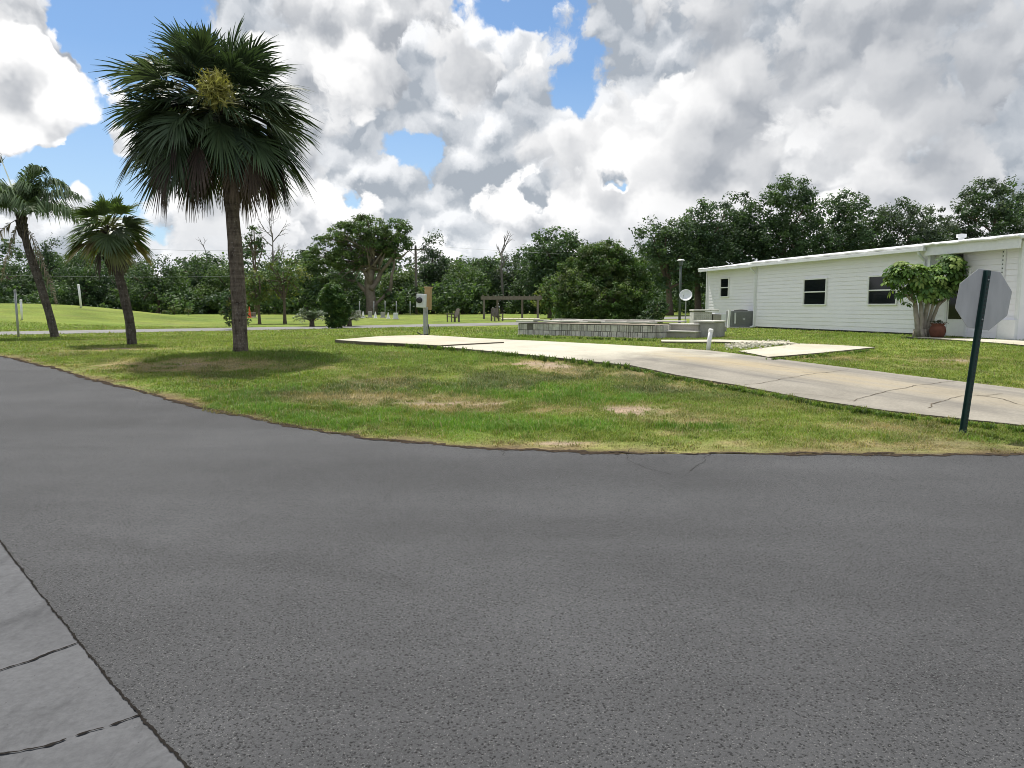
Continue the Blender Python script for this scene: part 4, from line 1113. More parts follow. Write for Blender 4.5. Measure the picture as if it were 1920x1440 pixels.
cone('pale cone right beside the columnar shrub', 661, 594, 63, 'white_paint', .62, CN)
cone('pale cone between the first and second grey stones', 681, 594, 62, 'white_paint', .58, CN)
cone('pale cone between the second and third grey stones', 704, 594, 61, 'white_paint', .55, CN)
cone('pale cone between the third grey stone and the pale box', 728, 595, 60, 'white_paint', .52, CN)
cone('orange cone close to the right side of the large palm trunk', 468, 594, 62, 'orange', .95, None, 'traffic_cone')
def stone(label, px, Y, w, h, mat, name='stone_block'):
    q = at(px, 594, Y); o = thing(name, label, 'block', (q[0], Y, float(G(q[0], Y))))
    m = MB(); box(m, (0, 0, h / 2), (w, .3, h), bev=.04); m.build('body', M[mat], o)
    m = MB(); box(m, (0, 0, .04), (w * 1.3, .5, .08), bev=.02); m.build('plinth', M['cap'], o)
stone('brown-grey block beside the leftmost pale cone', 673, 64, .38, .62, 'weath')
stone('grey block in front of the spreading tree, middle of three', 694, 63.5, .34, .55, 'weath')
stone('grey block right of the spreading tree trunk', 718, 63, .36, .5, 'weath')
stone('pale grey box, the lightest block on the far lawn', 742, 58, .36, .52, 'grey_box', 'utility_box')
stone('dark block beside the orange cone', 475, 63, .4, .45, 'wood')

# ---------------------------------------------------------------- lamp post and dish
def lamp():
    Y = 37; q = at(1274, 600, Y); b = np.array([q[0], Y, float(G(q[0], Y))]); h = at(1274, 487, Y)[2] - b[2]
    o = thing('lamp_post', 'slim green lamp post with a flat white cap right of the juniper', 'lamp post', tuple(b))
    m = MB(); tube(m, [[0, 0, -.1], [0, 0, h * .5], [0, 0, h - .3]], [.07, .06, .055], 10); m.build('post', M['copper'], o, smooth=True)
    m = MB(); lathe(m, [(.05, h - .32), (.10, h - .28), (.13, h - .06), (.11, h - .04)], (0, 0, 0), 12); m.build('lamp_head', M['copper'], o)
    m = MB(); lathe(m, [(.0, h + .03), (.15, h + .01), (.20, h - .04), (.0, h - .045)], (0, 0, 0), 14); m.build('lamp_cap', M['white_metal'], o)
lamp()
def dish():
    Y = 35.5; q = at(1285, 600, Y); b = np.array([q[0], Y, float(G(q[0], Y))])
    o = thing('satellite_dish', 'grey satellite dish on a thin pole beside the lamp post', 'satellite dish', tuple(b))
    c = at(1286, 555, Y) - b
    m = MB(); tube(m, [[0, 0, -.1], [0, 0, c[2] - .05]], .03, 8); m.build('pole', M['galv'], o)
    R = Matrix.Rotation(-.55, 3, 'Y') @ Matrix.Rotation(1.05, 3, 'X') @ Matrix.Rotation(0.3, 3, 'Z')
    n = 9; prof = [(.30 * i / n, .11 * (i / n) ** 2) for i in range(n + 1)] + [(.31, .105)] + [(.30 * i / n, .11 * (i / n) ** 2 - .015) for i in range(n, -1, -1)]
    m = MB(); lathe(m, prof, c, 24, R=R); d_ = m.build('dish', M['white_metal'], o, smooth=True)
    ax = np.array(R @ Vector((0, 0, 1)))
    m = MB(); lo = c + np.array(R @ Vector((-.28, -.05, .1))); fe = c + ax * .42 + np.array(R @ Vector((-.15, 0, 0)))
    tube(m, [lo, fe], .012, 6); m.build('feed_arm', M['galv'], o)
    m = MB(); box(m, fe, (.09, .07, .07)); m.build('receiver', M['white_metal'], o)
dish()

# ---------------------------------------------------------------- block wall, steps
def blockwall():
    A = gnd(973, 627.5); B = gnd(1228, 635)
    u = nrm((B - A)[:2]); L = np.linalg.norm((B - A)[:2]); v = np.array([-u[1], u[0]])
    z0 = float(G(A[0], A[1])); rz = atan2(u[1], u[0])
    h = at(973, 600, A[1])[2] - z0
    o = thing('block_wall', 'low grey concrete block wall with broken pale cap slabs', 'block wall', (A[0], A[1], z0), rz)
    # local frame: x along the wall, y away from the camera
    D = 2.4
    zB = float(G(B[0], B[1])) - z0
    def course(x0, y0, x1, y1, name):
        m = MB(); l = sqrt((x1 - x0) ** 2 + (y1 - y0) ** 2); a = atan2(y1 - y0, x1 - x0)
        hc = (h - .09) / 2
        box(m, ((x0 + x1) / 2 , (y0 + y1) / 2, h / 2 - .06), (l - .05, .12, h - .1), rz=a, col=(.28, .27, .26))
        for r in range(2):
            x = 0
            while x < l - .03:
                w = RS.choice([.085, .095, .09, .2, .09]) if RS.uniform() > .12 else .30
                w = min(w, l - x)
                if not (r == 1 and .45 < x < .52 and name == 'front'):
                    s = RS.uniform(.72, 1.15)
                    cx, cy = x0 + cos(a) * (x + w / 2), y0 + sin(a) * (x + w / 2)
                    jz = RS.uniform(-.004, .004)
                    box(m, (cx, cy, -.04 + hc * (r + .5) + jz), (w - .022, .19 + RS.uniform(-.015, .015), hc - .02), rz=a, col=(s, s * RS.uniform(.97, 1.0), s * RS.uniform(.93, .99)), bev=.008)
                x += w
        m.build('wall', M['block'], o)
    course(0, 0, L, 0, 'front'); course(0, .12, 0, D, 'side'); course(0, D + .1, L, D + .1, 'back'); course(L, .12, L, D, 'side')
    # soil and rubble fill
    m = MB(); g = np.linspace(0.12, 1, 14)
    xs = np.linspace(.12, L - .12, 24); ys = np.linspace(.12, D - .05, 8); XX, YY = np.meshgrid(xs, ys)
    ZZ = h - .16 + .05 * fbm(XX * 3, YY * 3, 3, 2)
    id_ = np.arange(XX.size).reshape(XX.shape)
    m.add(np.stack([XX, YY, ZZ], -1).reshape(-1, 3), np.stack([id_[:-1, :-1], id_[:-1, 1:], id_[1:, 1:], id_[1:, :-1]], -1).reshape(-1, 4), None, (.5, .45, .38))
    m.build('fill', M['block'], o)
    # cap slabs: broken, uneven
    x = -.02
    while x < L:
        w = RS.uniform(.35, .95); w = min(w, L + .03 - x)
        miss = .30 < x < .9
        if w > .05:
            m = MB(); tl = RS.normal(0, .012); R = Matrix.Rotation(tl, 3, 'Y') @ Matrix.Rotation(RS.normal(0, .01), 3, 'Z')
            box(m, (x + w / 2, RS.uniform(-.05, .0), h - .045 + RS.uniform(0, .03) + (.015 if miss else 0)), (w - .012, .34, .06), R=R, bev=.012)
            m.build('cap_slab', M['weath' if miss else 'cap'], o)
        x += w
    for (y, nn) in ((D + .1, 5),):
        for i in range(nn):
            m = MB(); w = L / nn; box(m, (w * (i + .5), y, h - .03 + RS.uniform(0, .02)), (w - .02, .34, .06), bev=.012); m.build('cap_slab', M['cap'], o)
    # crumbled mortar at the foot
    m = MB()
    for i in range(130):
        s = RS.uniform(.02, .06); xx = RS.uniform(.1, L); box(m, (xx, -.12 - abs(RS.normal(0, .1)), zB * xx / L + s * .3), (s * 1.5, s, s * .7), rz=RS.uniform(0, 3), col=(1.2, 1.12, 1.0))
    m.build('rubble', M['block'], o)['kind'] = 'stuff'
    return A, B, u, v, z0, h, L, rz
A, B, u_, v_, z0, hw_, L_, rzw = blockwall()
def steps(label, pxl, pxr, basey, topy, treads, depth, rz, mats, name='concrete_steps', back=False):
    a = gnd(pxl, basey); b = gnd(pxr, basey); c = (a + b) / 2; w = np.linalg.norm((b - a)[:2]); z0 = c[2]; h = at((pxl + pxr) / 2, topy, c[1])[2] - z0
    o = thing(name, label, 'steps', tuple(c), rz)
    for i in range(treads):
        hh = h * (i + 1) / treads
        m = MB(); box(m, (0, depth * i + depth / 2 * (treads - i) , hh - h / treads / 2 - .02), (w * (1 - .06 * (i % 2)), depth * (treads - i) - .02 * i, h / treads - .03), bev=.02); m.build('riser', M[mats[0]], o)
        m = MB(); box(m, (0, depth * i + depth / 2 * (treads - i) - .03, hh - .02), (w * (1 - .06 * (i % 2)) + .05, depth * (treads - i) + .03, .05), bev=.015); m.build('tread', M[mats[1]], o)
    return o
s0 = gnd(1272, 634.5)
steps('two weathered concrete steps against the right end of the low block wall', 1244, 1306, 634, 607, 2, .32, rzw, ('steps', 'cap'))
def darkblock():
    a = gnd(1322, 633.5); h = at(1322, 601.5, a[1])[2] - a[2]; k = pxm(a[1])
    o = thing('concrete_pier', 'black-stained square concrete pier right of the two steps', 'concrete pier', tuple(a), rzw)
    m = MB(); box(m, (-.05, .5, h / 2 - .06), (40 * k, 1.0, h - .02), bev=.02); m.build('body', M['weath'], o)
    m = MB(); box(m, (-.05, .48, h - .03), (42 * k, 1.08, .06), bev=.015); m.build('cap_slab', M['cap'], o)
darkblock()
def entry_steps():
    Y = 30.5; q = at(1330, 613, Y); b = np.array([q[0], Y, float(G(q[0], Y))]); k = pxm(Y)
    h = at(1322, 582, Y)[2] - b[2]
    o = thing('entry_steps', 'old entry steps with patterned block side, behind the stained pier', 'steps', tuple(b), -.08)
    m = MB(); box(m, (-.38, 0, h / 2 - .05), (33 * k, 1.0, h - .03), bev=.015)
    # raised pattern on the side blocks
    for i in range(9):
        for j in range(8):
            box(m, (-.38 - 14 * k + i * 3.5 * k, -.505, .08 + j * (h - .1) / 8), (2.0 * k, .02, (h / 8) * .55), rz=RS.uniform(-.3, .3), col=(.8, .8, .8))
    m.build('side_blocks', M['block'], o)
    m = MB(); box(m, (-.25, -.02, h), (46 * k, 1.1, .07), bev=.015); m.build('landing_slab', M['cap'], o)
    for i in range(3):
        m = MB(); box(m, (.22 + .12 * i, 0, h * (.82 - .28 * i) / 2), (.34 , .95, h * (.82 - .28 * i)), bev=.015); m.build('step', M['steps'], o)
entry_steps()

# ---------------------------------------------------------------- house
def house():
    P1 = gnd(1415, 615); P2 = gnd(1742, 630.5)
    eu = nrm(np.array([.272, -1, 0])); ew = np.array([eu[1], -eu[0], 0]); ew = ew if ew[0] < 0 else -ew
    z0 = float(G(P1[0], P1[1]))
    O = np.array([P1[0], P1[1], z0])
    rz = atan2(eu[1], eu[0])
    o = thing('mobile_home', 'long low white mobile home with horizontal siding', 'house', tuple(O), rz)
    # local axes: x along the front towards the viewer, y = left normal of x
    ly = np.array([-eu[1], eu[0], 0]); sg = 1 if np.dot(ly, ew) > 0 else -1
    def loc(p): d = p - O; return np.array([np.dot(d, eu), np.dot(d, ly) * sg, d[2]])
    def W(u, w, z): return (u, w * sg, z)
    def pl(px, py, w=0.0): return loc(on_plane(px, py, O + ew * w, ew))
    U1 = pl(1742, 560)[0]; U2 = pl(1912, 560, -.2)[0]; U0 = pl(1325, 550, -.25)[0]
    ze = (pl(1500, 487, .3)[2] + pl(1650, 472, .3)[2]) / 2
    def siding(u0, u1, w, z0_, z1, name='wall', exp_=.155):
        m = MB(); z = z0_
        V = []; q = []
        while z < z1 - .02:
            zt = min(z + exp_, z1); k = len(V); g = .016
            V += [W(u0, w + .016, z), W(u1, w + .016, z), W(u1, w + .004, zt - g), W(u0, w + .004, zt - g),
                  W(u0, w - .006, z), W(u1, w - .006, z), W(u0, w - .006, zt - g), W(u1, w - .006, zt - g)]
            V += [W(u0, w - .006, zt), W(u1, w - .006, zt)]
            q += [[k, k + 1, k + 2, k + 3], [k + 4, k + 5, k + 1, k], [k + 3, k + 2, k + 7, k + 6], [k + 6, k + 7, k + 9, k + 8]]
            z = zt
        m.add(V, q)
        m.add([W(u0, w - .1, z0_), W(u1, w - .1, z0_), W(u1, w - .1, z1), W(u0, w - .1, z1)], [[0, 1, 2, 3]])
        return m.build(name, M['white_vinyl'], o)
    def bar(name, c, s, mat='white_metal', parent=None, bev=.006):
        m = MB(); box(m, W(*c), s, bev=bev); return m.build(name, M[mat], parent or o)
    gz = .0
    siding(0, U1, 0, .08, ze - .02)
    siding(U0, 0, -.25, .10, ze - .02)
    siding(U1, U2, -.2, .02, ze, exp_=.17)
    # back and end walls so the house is a closed body
    Dp = 7.2
    m = MB()
    for (a, b_) in (((U0, -.25), (U0, -Dp)), ((U0, -Dp), (U2, -Dp)), ((U2, -Dp), (U2, -.2))):
        m.add([W(a[0], a[1], 0), W(b_[0], b_[1], 0), W(b_[0], b_[1], ze), W(a[0], a[1], ze)], [[0, 1, 2, 3]])
    m.add([W(0, 0, .08), W(0, -.25, .08), W(0, -.25, ze), W(0, 0, ze)], [[0, 1, 2, 3]])
    m.add([W(U1, 0, .02), W(U1, -.2, .02), W(U1, -.2, ze), W(U1, 0, ze)], [[0, 1, 2, 3]])
    m.build('end_wall', M['white_vinyl'], o)
    bar('skirt', ((U1) / 2, -.03, .03), (U1, .04, .13), 'dark')
    bar('skirt', (U0 / 2, -.22, .30), (-U0, .03, .62), 'white_metal')
    for u, w in ((.04, .02), (U1 - .05, .02), (U0 + .04, -.23), (U2 - .04, -.18)):
        bar('corner_trim', (u, w, ze / 2), (.10, .06, ze - .1))
    # roof: low pitched, with a white metal edge
    for (ua, ub, w0, zz, nm) in ((U0 - .06, 0.05, .20, ze - .03, 'rear'), (0.05, U1 + .05, .32, ze, 'main'), (U1 + .05, U2 + .3, .30, ze + .015, 'porch')):
        m = MB(); wr = -Dp / 2; zr = ze + .55
        V = [W(ua, w0, zz + .06), W(ub, w0, zz + .06), W(ub, wr, zr), W(ua, wr, zr), W(ua, -Dp - .3, ze), W(ub, -Dp - .3, ze),
             W(ua, w0, zz), W(ub, w0, zz), W(ub, wr, zz), W(ua, wr, zz)]
        m.add(V, [[0, 1, 2, 3], [3, 2, 5, 4], [6, 9, 8, 7], [0, 6, 7, 1]]); m.add([V[0], V[3], V[9], V[6]], [[0, 1, 2, 3]]); m.add([V[1], V[2], V[8], V[7]], [[0, 1, 2, 3]])
        m.build('roof', M['white_metal'], o)
        # rolled edge seen as a wavy white lip
        e = MB(); us = np.linspace(ua, ub, 60); P = np.array([W(u, w0 + .03, zz + .05 + .012 * math.sin(u * 5.1) + RS.normal(0, .006)) for u in us]); tube(e, P, .045, 7); e.build('roof_edge', M['white_paint'], o, smooth=True)
    # gutter along the main eave and deeper fascia over the porch
    bar('gutter', ((U1) / 2, .36, ze - .06), (U1 + .1, .11, .11))
    bar('gutter', (U0 / 2, .25, ze - .08), (-U0, .08, .09))
    bar('fascia', ((U1 + U2) / 2 + .1, .22, ze - .10), (U2 - U1 + .3, .06, .34))
    def downspout(u, w, zt):
        m = MB()
        tube(m, [W(u, .34, zt), W(u, .30, zt - .12), W(u, w + .07, zt - .32), W(u, w + .06, zt - .5), W(u, w + .06, .15), W(u, w + .10, .07), W(u, w + .25, .03)], .05, 8)
        return m.build('downspout', M['white_metal'], o)
    downspout(.0, .0, ze - .08); downspout(U1 - .22, .0, ze - .08)
    def window(px0, py0, px1, py1, w, name='window'):
        a = pl(px0, py0, w); b_ = pl(px1, py1, w)
        u0, u1 = min(a[0], b_[0]), max(a[0], b_[0]); zt = (pl(px0, py0, w)[2] + pl(px1, py0, w)[2]) / 2; zb = (pl(px0, py1, w)[2] + pl(px1, py1, w)[2]) / 2
        uc, zc, ww, hh = (u0 + u1) / 2, (zt + zb) / 2, u1 - u0, zt - zb
        f = MB(); t = .055
        for c, s in (((uc, w + .035, zt), (ww + t, .07, t)), ((uc, w + .035, zb), (ww + t, .08, t)), ((u0, w + .035, zc), (t, .07, hh - t)), ((u1, w + .035, zc), (t, .07, hh - t)), ((uc, w + .04, zc), (ww - t, .05, .05))):
            box(f, W(*c), s, bev=.006)
        fo = f.build(name, M['white_paint'], o)
        for sgn in (1, -1):
            p = MB(); box(p, W(uc, w + .028 + .006 * sgn, zc + sgn * hh / 4), (ww - t, .012, hh / 2 - .05)); p.build('pane', M['glass_dark'], fo)
    window(1510, 523, 1549.5, 571.5, 0); window(1631.5, 517, 1682, 571, 0); window(1353, 522, 1367, 556.5, -.25)
    # storm door with dark upper glass
    a = pl(1776, 632, -.2); b_ = pl(1809, 632, -.2); u0, u1 = a[0], b_[0]; uc = (u0 + u1) / 2; hd = 2.03
    d = bar('door', (uc, -.16, hd / 2 + .04), (u1 - u0, .05, hd), 'white_paint')
    bar('door_glass', (uc - .02, -.13, 1.26), ((u1 - u0) * .76, .02, 1.36), 'glass_dark', d)
    bar('handle', (u1 - .08, -.115, 1.0), (.03, .05, .14), 'dark', d)
    bar('trim', (u0 - .05, -.15, hd / 2 + .05), (.08, .07, hd + .1)); bar('trim', (u1 + .05, -.15, hd / 2 + .05), (.08, .07, hd + .1)); bar('trim', (uc, -.15, hd + .12), (u1 - u0 + .18, .07, .08))
    bar('porch_light', (uc, -.1, ze - .36), (.22, .14, .16), 'dark')
    # perforated corner channel at the right and a low shelf box
    c = bar('channel', (U2 - .55, -.15, ze / 2), (.10, .06, ze - .1), 'white_metal')
    h = MB()
    for i in range(22): box(h, W(U2 - .55, -.118, .3 + i * .12), (.03, .008, .04))
    h.build('slots', M['dark'], c)
    bar('shelf_box', (U2 - .25, -.12, .30), (.55, .12, .58), 'white_metal')
    m = MB(); lathe(m, [(.09, 0), (.09, .22), (.15, .24), (.15, .34), (0, .36)], W(U1 + .15, -1.0, ze + .10), 12); m.build('roof_vent', M['white_metal'], o)
    m = MB(); lathe(m, [(.04, 0), (.04, .2), (0, .21)], W(.1, .1, ze + .05), 8); m.build('roof_vent', M['white_metal'], o)
    # air conditioner standing on a pad in the recess
    return O, eu, ew, rz, sg, pl
O_, eu_, ew_, rzh, sgh, pl_ = house()
def ac():
    c = on_plane(1388, 612, O_ + ew_ * .35, ew_); b = np.array([c[0], c[1], float(G(c[0], c[1]))]); b = b
    h = .74; k = pxm(b[1])
    a0 = on_plane(1364, 612, O_ + ew_ * .35, ew_); a1 = on_plane(1408, 612, O_ + ew_ * .35, ew_)
    o = thing('air_conditioner', 'dark grey outdoor air conditioner beside the house downspout', 'air conditioner', tuple(b), 0)
    w = 46 * k
    m = MB(); box(m, (0, 0, .02), (w + .2, .95, .08), bev=.01); m.build('pad', M['cap'], o)
    m = MB(); box(m, (0, 0, .06 + h / 2), (w, .75, h), bev=.03)
    for i in range(14): box(m, (0, -.385, .14 + i * .045), (w * .86, .012, .016))
    m.build('cabinet', M['ac'], o)
    m = MB(); box(m, (-w / 2 + .2, -.40, .46), (.07, .02, .5)); box(m, (.03, -.40, .42), (.1, .012, .05)); m.build('label_plate', M['grey_box'], o)
    m = MB(); lathe(m, [(.30, 0), (.32, .03), (.05, .06), (0, .06)], (0, 0, h + .06), 18); m.build('fan_grille', M['dark'], o)
    m = MB(); box(m, (-w / 2 - .06, -.3, .42), (.09, .09, .84), R=Matrix.Rotation(.06, 3, 'Y')); tag(m.build('white_board', M['white_paint']), 'white upright board leaning between the old steps and the air conditioner', 'board').location = b
ac()

# ---------------------------------------------------------------- umbrella tree and pot by the door
def umbrella_tree():
    b = gnd(1725, 633); Y = b[1]; k = pxm(Y)
    o = thing('umbrella_tree', 'umbrella tree with several pale trunks in front of the house', 'tree', tuple(b))
    def loc(px, py, dy=0): return at(px, py, Y + dy) - b
    tb = MB()
    for path, r in [([(1722, 634), (1719, 600), (1716, 570), (1708, 545)], .10), ([(1730, 634), (1733, 600), (1740, 570), (1742, 545)], .09), ([(1738, 634), (1748, 600), (1758, 575), (1768, 550)], .07), ([(1728, 634), (1728, 595), (1726, 565), (1725, 540)], .075), ([(1734, 630), (1742, 600), (1750, 570), (1752, 540)], .06), ([(1716, 570), (1700, 555), (1690, 540)], .045), ([(1758, 575), (1780, 555), (1790, 530)], .045)]:
        P = np.array([loc(a, c, RS.uniform(-.15, .15)) for a, c in path]); t = np.linspace(0, 1, 8); n = len(P)
        P2 = np.stack([np.interp(t * (n - 1), np.arange(n), P[:, i]) for i in range(3)], 1) + RS.normal(0, .008, (8, 3))
        tube(tb, P2, np.linspace(r * .95, r * .5, 8), 9, wob=.08)
    for i in range(22):
        a = loc(1730 + RS.uniform(-12, 20), 632); a[1] += RS.uniform(-.2, .2); tube(tb, [a + [0, 0, .25], a + [RS.uniform(-.1, .1), RS.uniform(-.1, .1), -.05]], [.05, .07], 6, wob=.2)
    tb.build('trunk', M['pale_bark'], o, smooth=True)
    L = [(1690, 510, 26, 20), (1715, 520, 30, 26), (1750, 525, 32, 26), (1782, 510, 28, 30), (1785, 490, 22, 14), (1675, 525, 16, 16), (1797, 522, 16, 26), (1740, 545, 40, 22), (1700, 545, 26, 16), (1762, 545, 22, 14), (1694, 572, 8, 10)]
    lob = np.array([(*(at(a, c, Y) - b), rx * k, rx * k * 1.0, ry * k) for a, c, rx, ry in L])
    mb = MB(); w = lob[:, 3] * lob[:, 5]; w /= w.sum()
    for i in range(340):
        l = lob[RS.choice(len(lob), p=w)]; d = RS.normal(0, 1, 3); d /= np.linalg.norm(d)
        c = l[:3] + d * l[3:6] * RS.uniform(.6, 1.0)
        ax = nrm(d * .7 + np.array([0, 0, .9]) + RS.normal(0, .25, 3))
        s1 = nrm(np.cross(ax, [.3, .8, .1])); s2 = np.cross(ax, s1)
        c0 = np.array([(.11, .195, .045), (.15, .24, .055), (.075, .145, .04), (.065, .12, .035), (.20, .27, .075)][RS.randint(5)]) * RS.uniform(.8, 1.2)
        nl = RS.randint(7, 11); Lf = RS.uniform(.17, .255)
        for j in range(nl):
            q = 2 * pi * j / nl + RS.uniform(-.15, .15); out = s1 * cos(q) + s2 * sin(q)
            p1 = c + out * Lf * .15; p2 = c + out * Lf * .6 + ax * .01; p3 = c + out * Lf * .92 - np.array([0, 0, .55]) * Lf * RS.uniform(.2, .65)
            pm = (p2 + p3) / 2 + out * .01
            ws = nrm(np.cross(out, ax)) * Lf * .19
            mb.add([p1, p2 + ws, p2 - ws, pm + ws * .9, pm - ws * .9, p3], [[1, 2, 4, 3]], [[0, 2, 1], [3, 4, 5]], c0 * RS.uniform(.85, 1.15))
    mb.build('crown', leafmat('umbrella_leaf', .22, .55, .15, .12), o)
umbrella_tree()
def pot():
    b = gnd(1757, 634.5); k = pxm(b[1])
    o = thing('plant_pot', 'round terracotta pot of small plants beside the umbrella tree', 'plant pot', tuple(b))
    R = 14 * k; h = 28 * k
    m = MB(); lathe(m, [(0, 0), (R * .6, 0), (R * .85, h * .2), (R, h * .5), (R * .9, h * .75), (R * .72, h * .88), (R * .86, h * .96), (R * .88, h), (R * .75, h), (R * .68, h * .9), (0, h * .88)], (0, 0, 0), 24); m.build('pot', M['terracotta'], o, smooth=True)
    m = MB(); P = np.c_[RS.normal(0, R * .45, 90), RS.normal(0, R * .45, 90), h + RS.uniform(-.01, .09, 90)]
    leafcloud(m, P, RS.uniform(.06, .12, 90), np.array([(.06, .07, .04)]) * RS.uniform(.6, 1.6, (90, 1)), .5, .4); m.build('plants', M['leaf'], o)
pot()

# ---------------------------------------------------------------- leaning stop sign, seen from the back
def sign():
    b = gnd(1808, 816); Y = b[1]; k = pxm(Y)
    top = at(1855.5, 507, Y) - b; ax = nrm(top); L = np.linalg.norm(top)
    o = thing('stop_sign', 'leaning octagonal road sign seen from its bare grey back', 'road sign', tuple(b))
    yaw = .13
    xa = nrm(np.array([cos(yaw), sin(yaw), 0])); xa = nrm(xa - ax * np.dot(xa, ax)); ya = np.cross(ax, xa)   # ya points away from the viewer
    Rm = np.stack([xa, ya, ax], 1)
    # U-channel: web and two flanges with lips, drilled along the web
    m = MB(); w = .078
    def pb(c, s, col=(1, 1, 1), mi=0, bev=0.0): box(m, Rm @ np.array(c), s, R=Rm, col=col, mi=mi, bev=bev)
    pb((0, 0, L / 2 - .15), (.034, .006, L + .3))
    for s_ in (-1, 1):
        pb((s_ * .020, .016, L / 2 - .15), (.006, .036, L + .3)); pb((s_ * .034, .036, L / 2 - .15), (.026, .006, L + .3))
    m.build('post', M['green_post'], o)
    hm = MB()
    n = int(L / .05)
    for i in range(n):
        z = .05 + i * (L - .08) / n
        box(hm, Rm @ np.array([0, -.0042, z]), (.014, .003, .020), R=Rm)
    hm.build('holes', M['dark'], o)
    # octagon plate, back towards the viewer, turned a little on its bolts
    c = at(1850, 562, Y) - b; ra = .388; t0 = pi / 8 + .05
    rot = -.05
    X2, Z2 = xa * cos(rot) + ax * sin(rot), ax * cos(rot) - xa * sin(rot)
    def ring(r, y): return [c + ya * y + (X2 * cos(pi / 8 + i * pi / 4) + Z2 * sin(pi / 8 + i * pi / 4)) * r for i in range(8)]
    y0 = .044
    cc = c + ya * 0
    m = MB()
    V = ring(ra - .004, y0) + ring(ra, y0 + .002) + ring(ra, y0 + .004)
    m.add(V + [c + ya * y0], [[8 + i, 8 + (i + 1) % 8, 16 + (i + 1) % 8, 16 + i] for i in range(8)] + [[i, (i + 1) % 8, 8 + (i + 1) % 8, 8 + i] for i in range(8)], [[24, (i + 1) % 8, i] for i in range(8)])
    p = m.build('plate', M['sign_back'], o)
    m = MB(); V = ring(ra - .001, y0 + .006); m.add(V + [c + ya * (y0 + .006)], None, [[8, i, (i + 1) % 8] for i in range(8)]); m.build('face', M['sign_red'], p)
    m = MB()
    for dz in (.24, -.24):
        q = Rm.T @ (c); zc = q[2] + dz
        tube(m, [Rm @ np.array([0, -.012, zc]), Rm @ np.array([0, .05, zc])], .009, 8)
    m.build('bolt', M['galv'], o)
sign()

# stones and leaf litter on the pad edge
def gravel():
    m = MB()
    for i in range(420):
        px = RS.uniform(1360, 1480); py = 652 - (px - 1360) * .06 + RS.normal(0, 3.0)
        g = gnd(px, py); s = RS.uniform(.015, .05); c = RS.uniform(.9, 1.7)
        box(m, (g[0], g[1], g[2] + s * .35 + .04), (s * 1.4, s, s * .8), rz=RS.uniform(0, 3), col=(c, c * .96, c * .86))
    return m
tag(gravel().build('gravel', M['block']), 'scattered pale broken stones between the pad and the path', 'gravel', kind='stuff')

# ---------------------------------------------------------------- sun, sky, clouds
SUN_EL, SUN_H = radians(66), nrm(np.array([-.46, .89, 0]))
sv = np.array([SUN_H[0] * cos(SUN_EL), SUN_H[1] * cos(SUN_EL), sin(SUN_EL)])
ld = bpy.data.lights.new('sun', 'SUN'); ld.energy = 4.8; ld.angle = radians(.53); ld.color = (1, .955, .88)
lo = bpy.data.objects.new('sun', ld); COL.objects.link(lo); lo.location = (0, 0, 60)
lo.rotation_euler = Vector(sv).to_track_quat('Z', 'Y').to_euler()

def dirpx(px, py): return nrm(ray(px, py))
w = bpy.data.worlds.new('World'); sc.world = w; w.use_nodes = True
nt = w.node_tree; bg = nt.nodes['Background']
sky = nt.nodes.new('ShaderNodeTexSky'); sky.sky_type = 'NISHITA'; sky.sun_disc = False
sky.sun_elevation = SUN_EL; sky.sun_rotation = atan2(SUN_H[0], SUN_H[1]); sky.air_density = 1.0; sky.dust_density = .6; sky.ozone_density = 1.5
SKY_S = .1
# clear (-) and cloudy (+) parts of the sky: direction, radius, amount
BLOBS = [(215, 60, 85, -.34), (130, 20, 70, -.26), (150, 265, 80, -.30), (55, 310, 70, -.28), (250, 345, 50, -.22), (920, 18, 46, -.28), (965, 40, 26, -.12), (1045, 160, 24, -.14), (1085, 190, 30, -.20), (795, 262, 40, -.21), (835, 245, 24, -.2), (740, 270, 42, -.36), (1150, 330, 22, -.38), (1172, 342, 14, -.3), (1522, 315, 40, -.34), (1010, 365, 22, -.33), (1710, 290, 34, -.24), (650, 372, 24, -.3), (1000, 30, 22, -.3), (300, 440, 40, -.2),
         (110, 140, 75, .52), (40, 200, 75, .5), (20, 90, 50, .3), (225, 285, 36, .45), (520, 130, 130, .22), (700, 110, 120, .22), (620, 300, 90, .2), (1000, 280, 110, .2), (880, 160, 80, .2), (1300, 130, 220, .24), (1650, 120, 300, .3), (1350, 330, 160, .22), (1800, 300, 120, .2), (850, 400, 120, .18), (150, 355, 26, .36), (340, 420, 70, .16), (1150, 400, 160, .16), (380, 330, 90, .1), (560, 40, 130, .15)]
tc = nt.nodes.new('ShaderNodeTexCoord'); D0 = tc.outputs['Generated']
sx2 = nt.nodes.new('ShaderNodeSeparateXYZ'); nt.links.new(D0, sx2.inputs[0])
wn = nnode(nt, 'ShaderNodeTexNoise'); nt.links.new(D0, wn.inputs['Vector']); wn.inputs['Scale'].default_value = 13; wn.inputs['Detail'].default_value = 4; wn.inputs['Roughness'].default_value = .6
DW = vmath(nt, 'NORMALIZE', vmath(nt, 'ADD', D0, vmath(nt, 'SCALE', vmath(nt, 'SUBTRACT', wn.outputs['Color'], (.5, .5, .5)), s=.085)))
def blobsum(items):
    """soft round patches of sky around given directions"""
    acc = None
    for px, py, rr, am in items:
        dt = vmath(nt, 'DOT_PRODUCT', DW, dirpx(px, py)); r = rr / F
        e = math_n(nt, 'EXPONENT', math_n(nt, 'MULTIPLY_ADD', dt, 2.0 / (r * r), -2.0 / (r * r)))
        acc = math_n(nt, 'MULTIPLY', e, am) if acc is None else math_n(nt, 'MULTIPLY_ADD', e, am, acc)
    return acc
cov = math_n(nt, 'ADD', blobsum(BLOBS), maprange(nt, sx2.outputs[2], .0, .20, .22, .0))
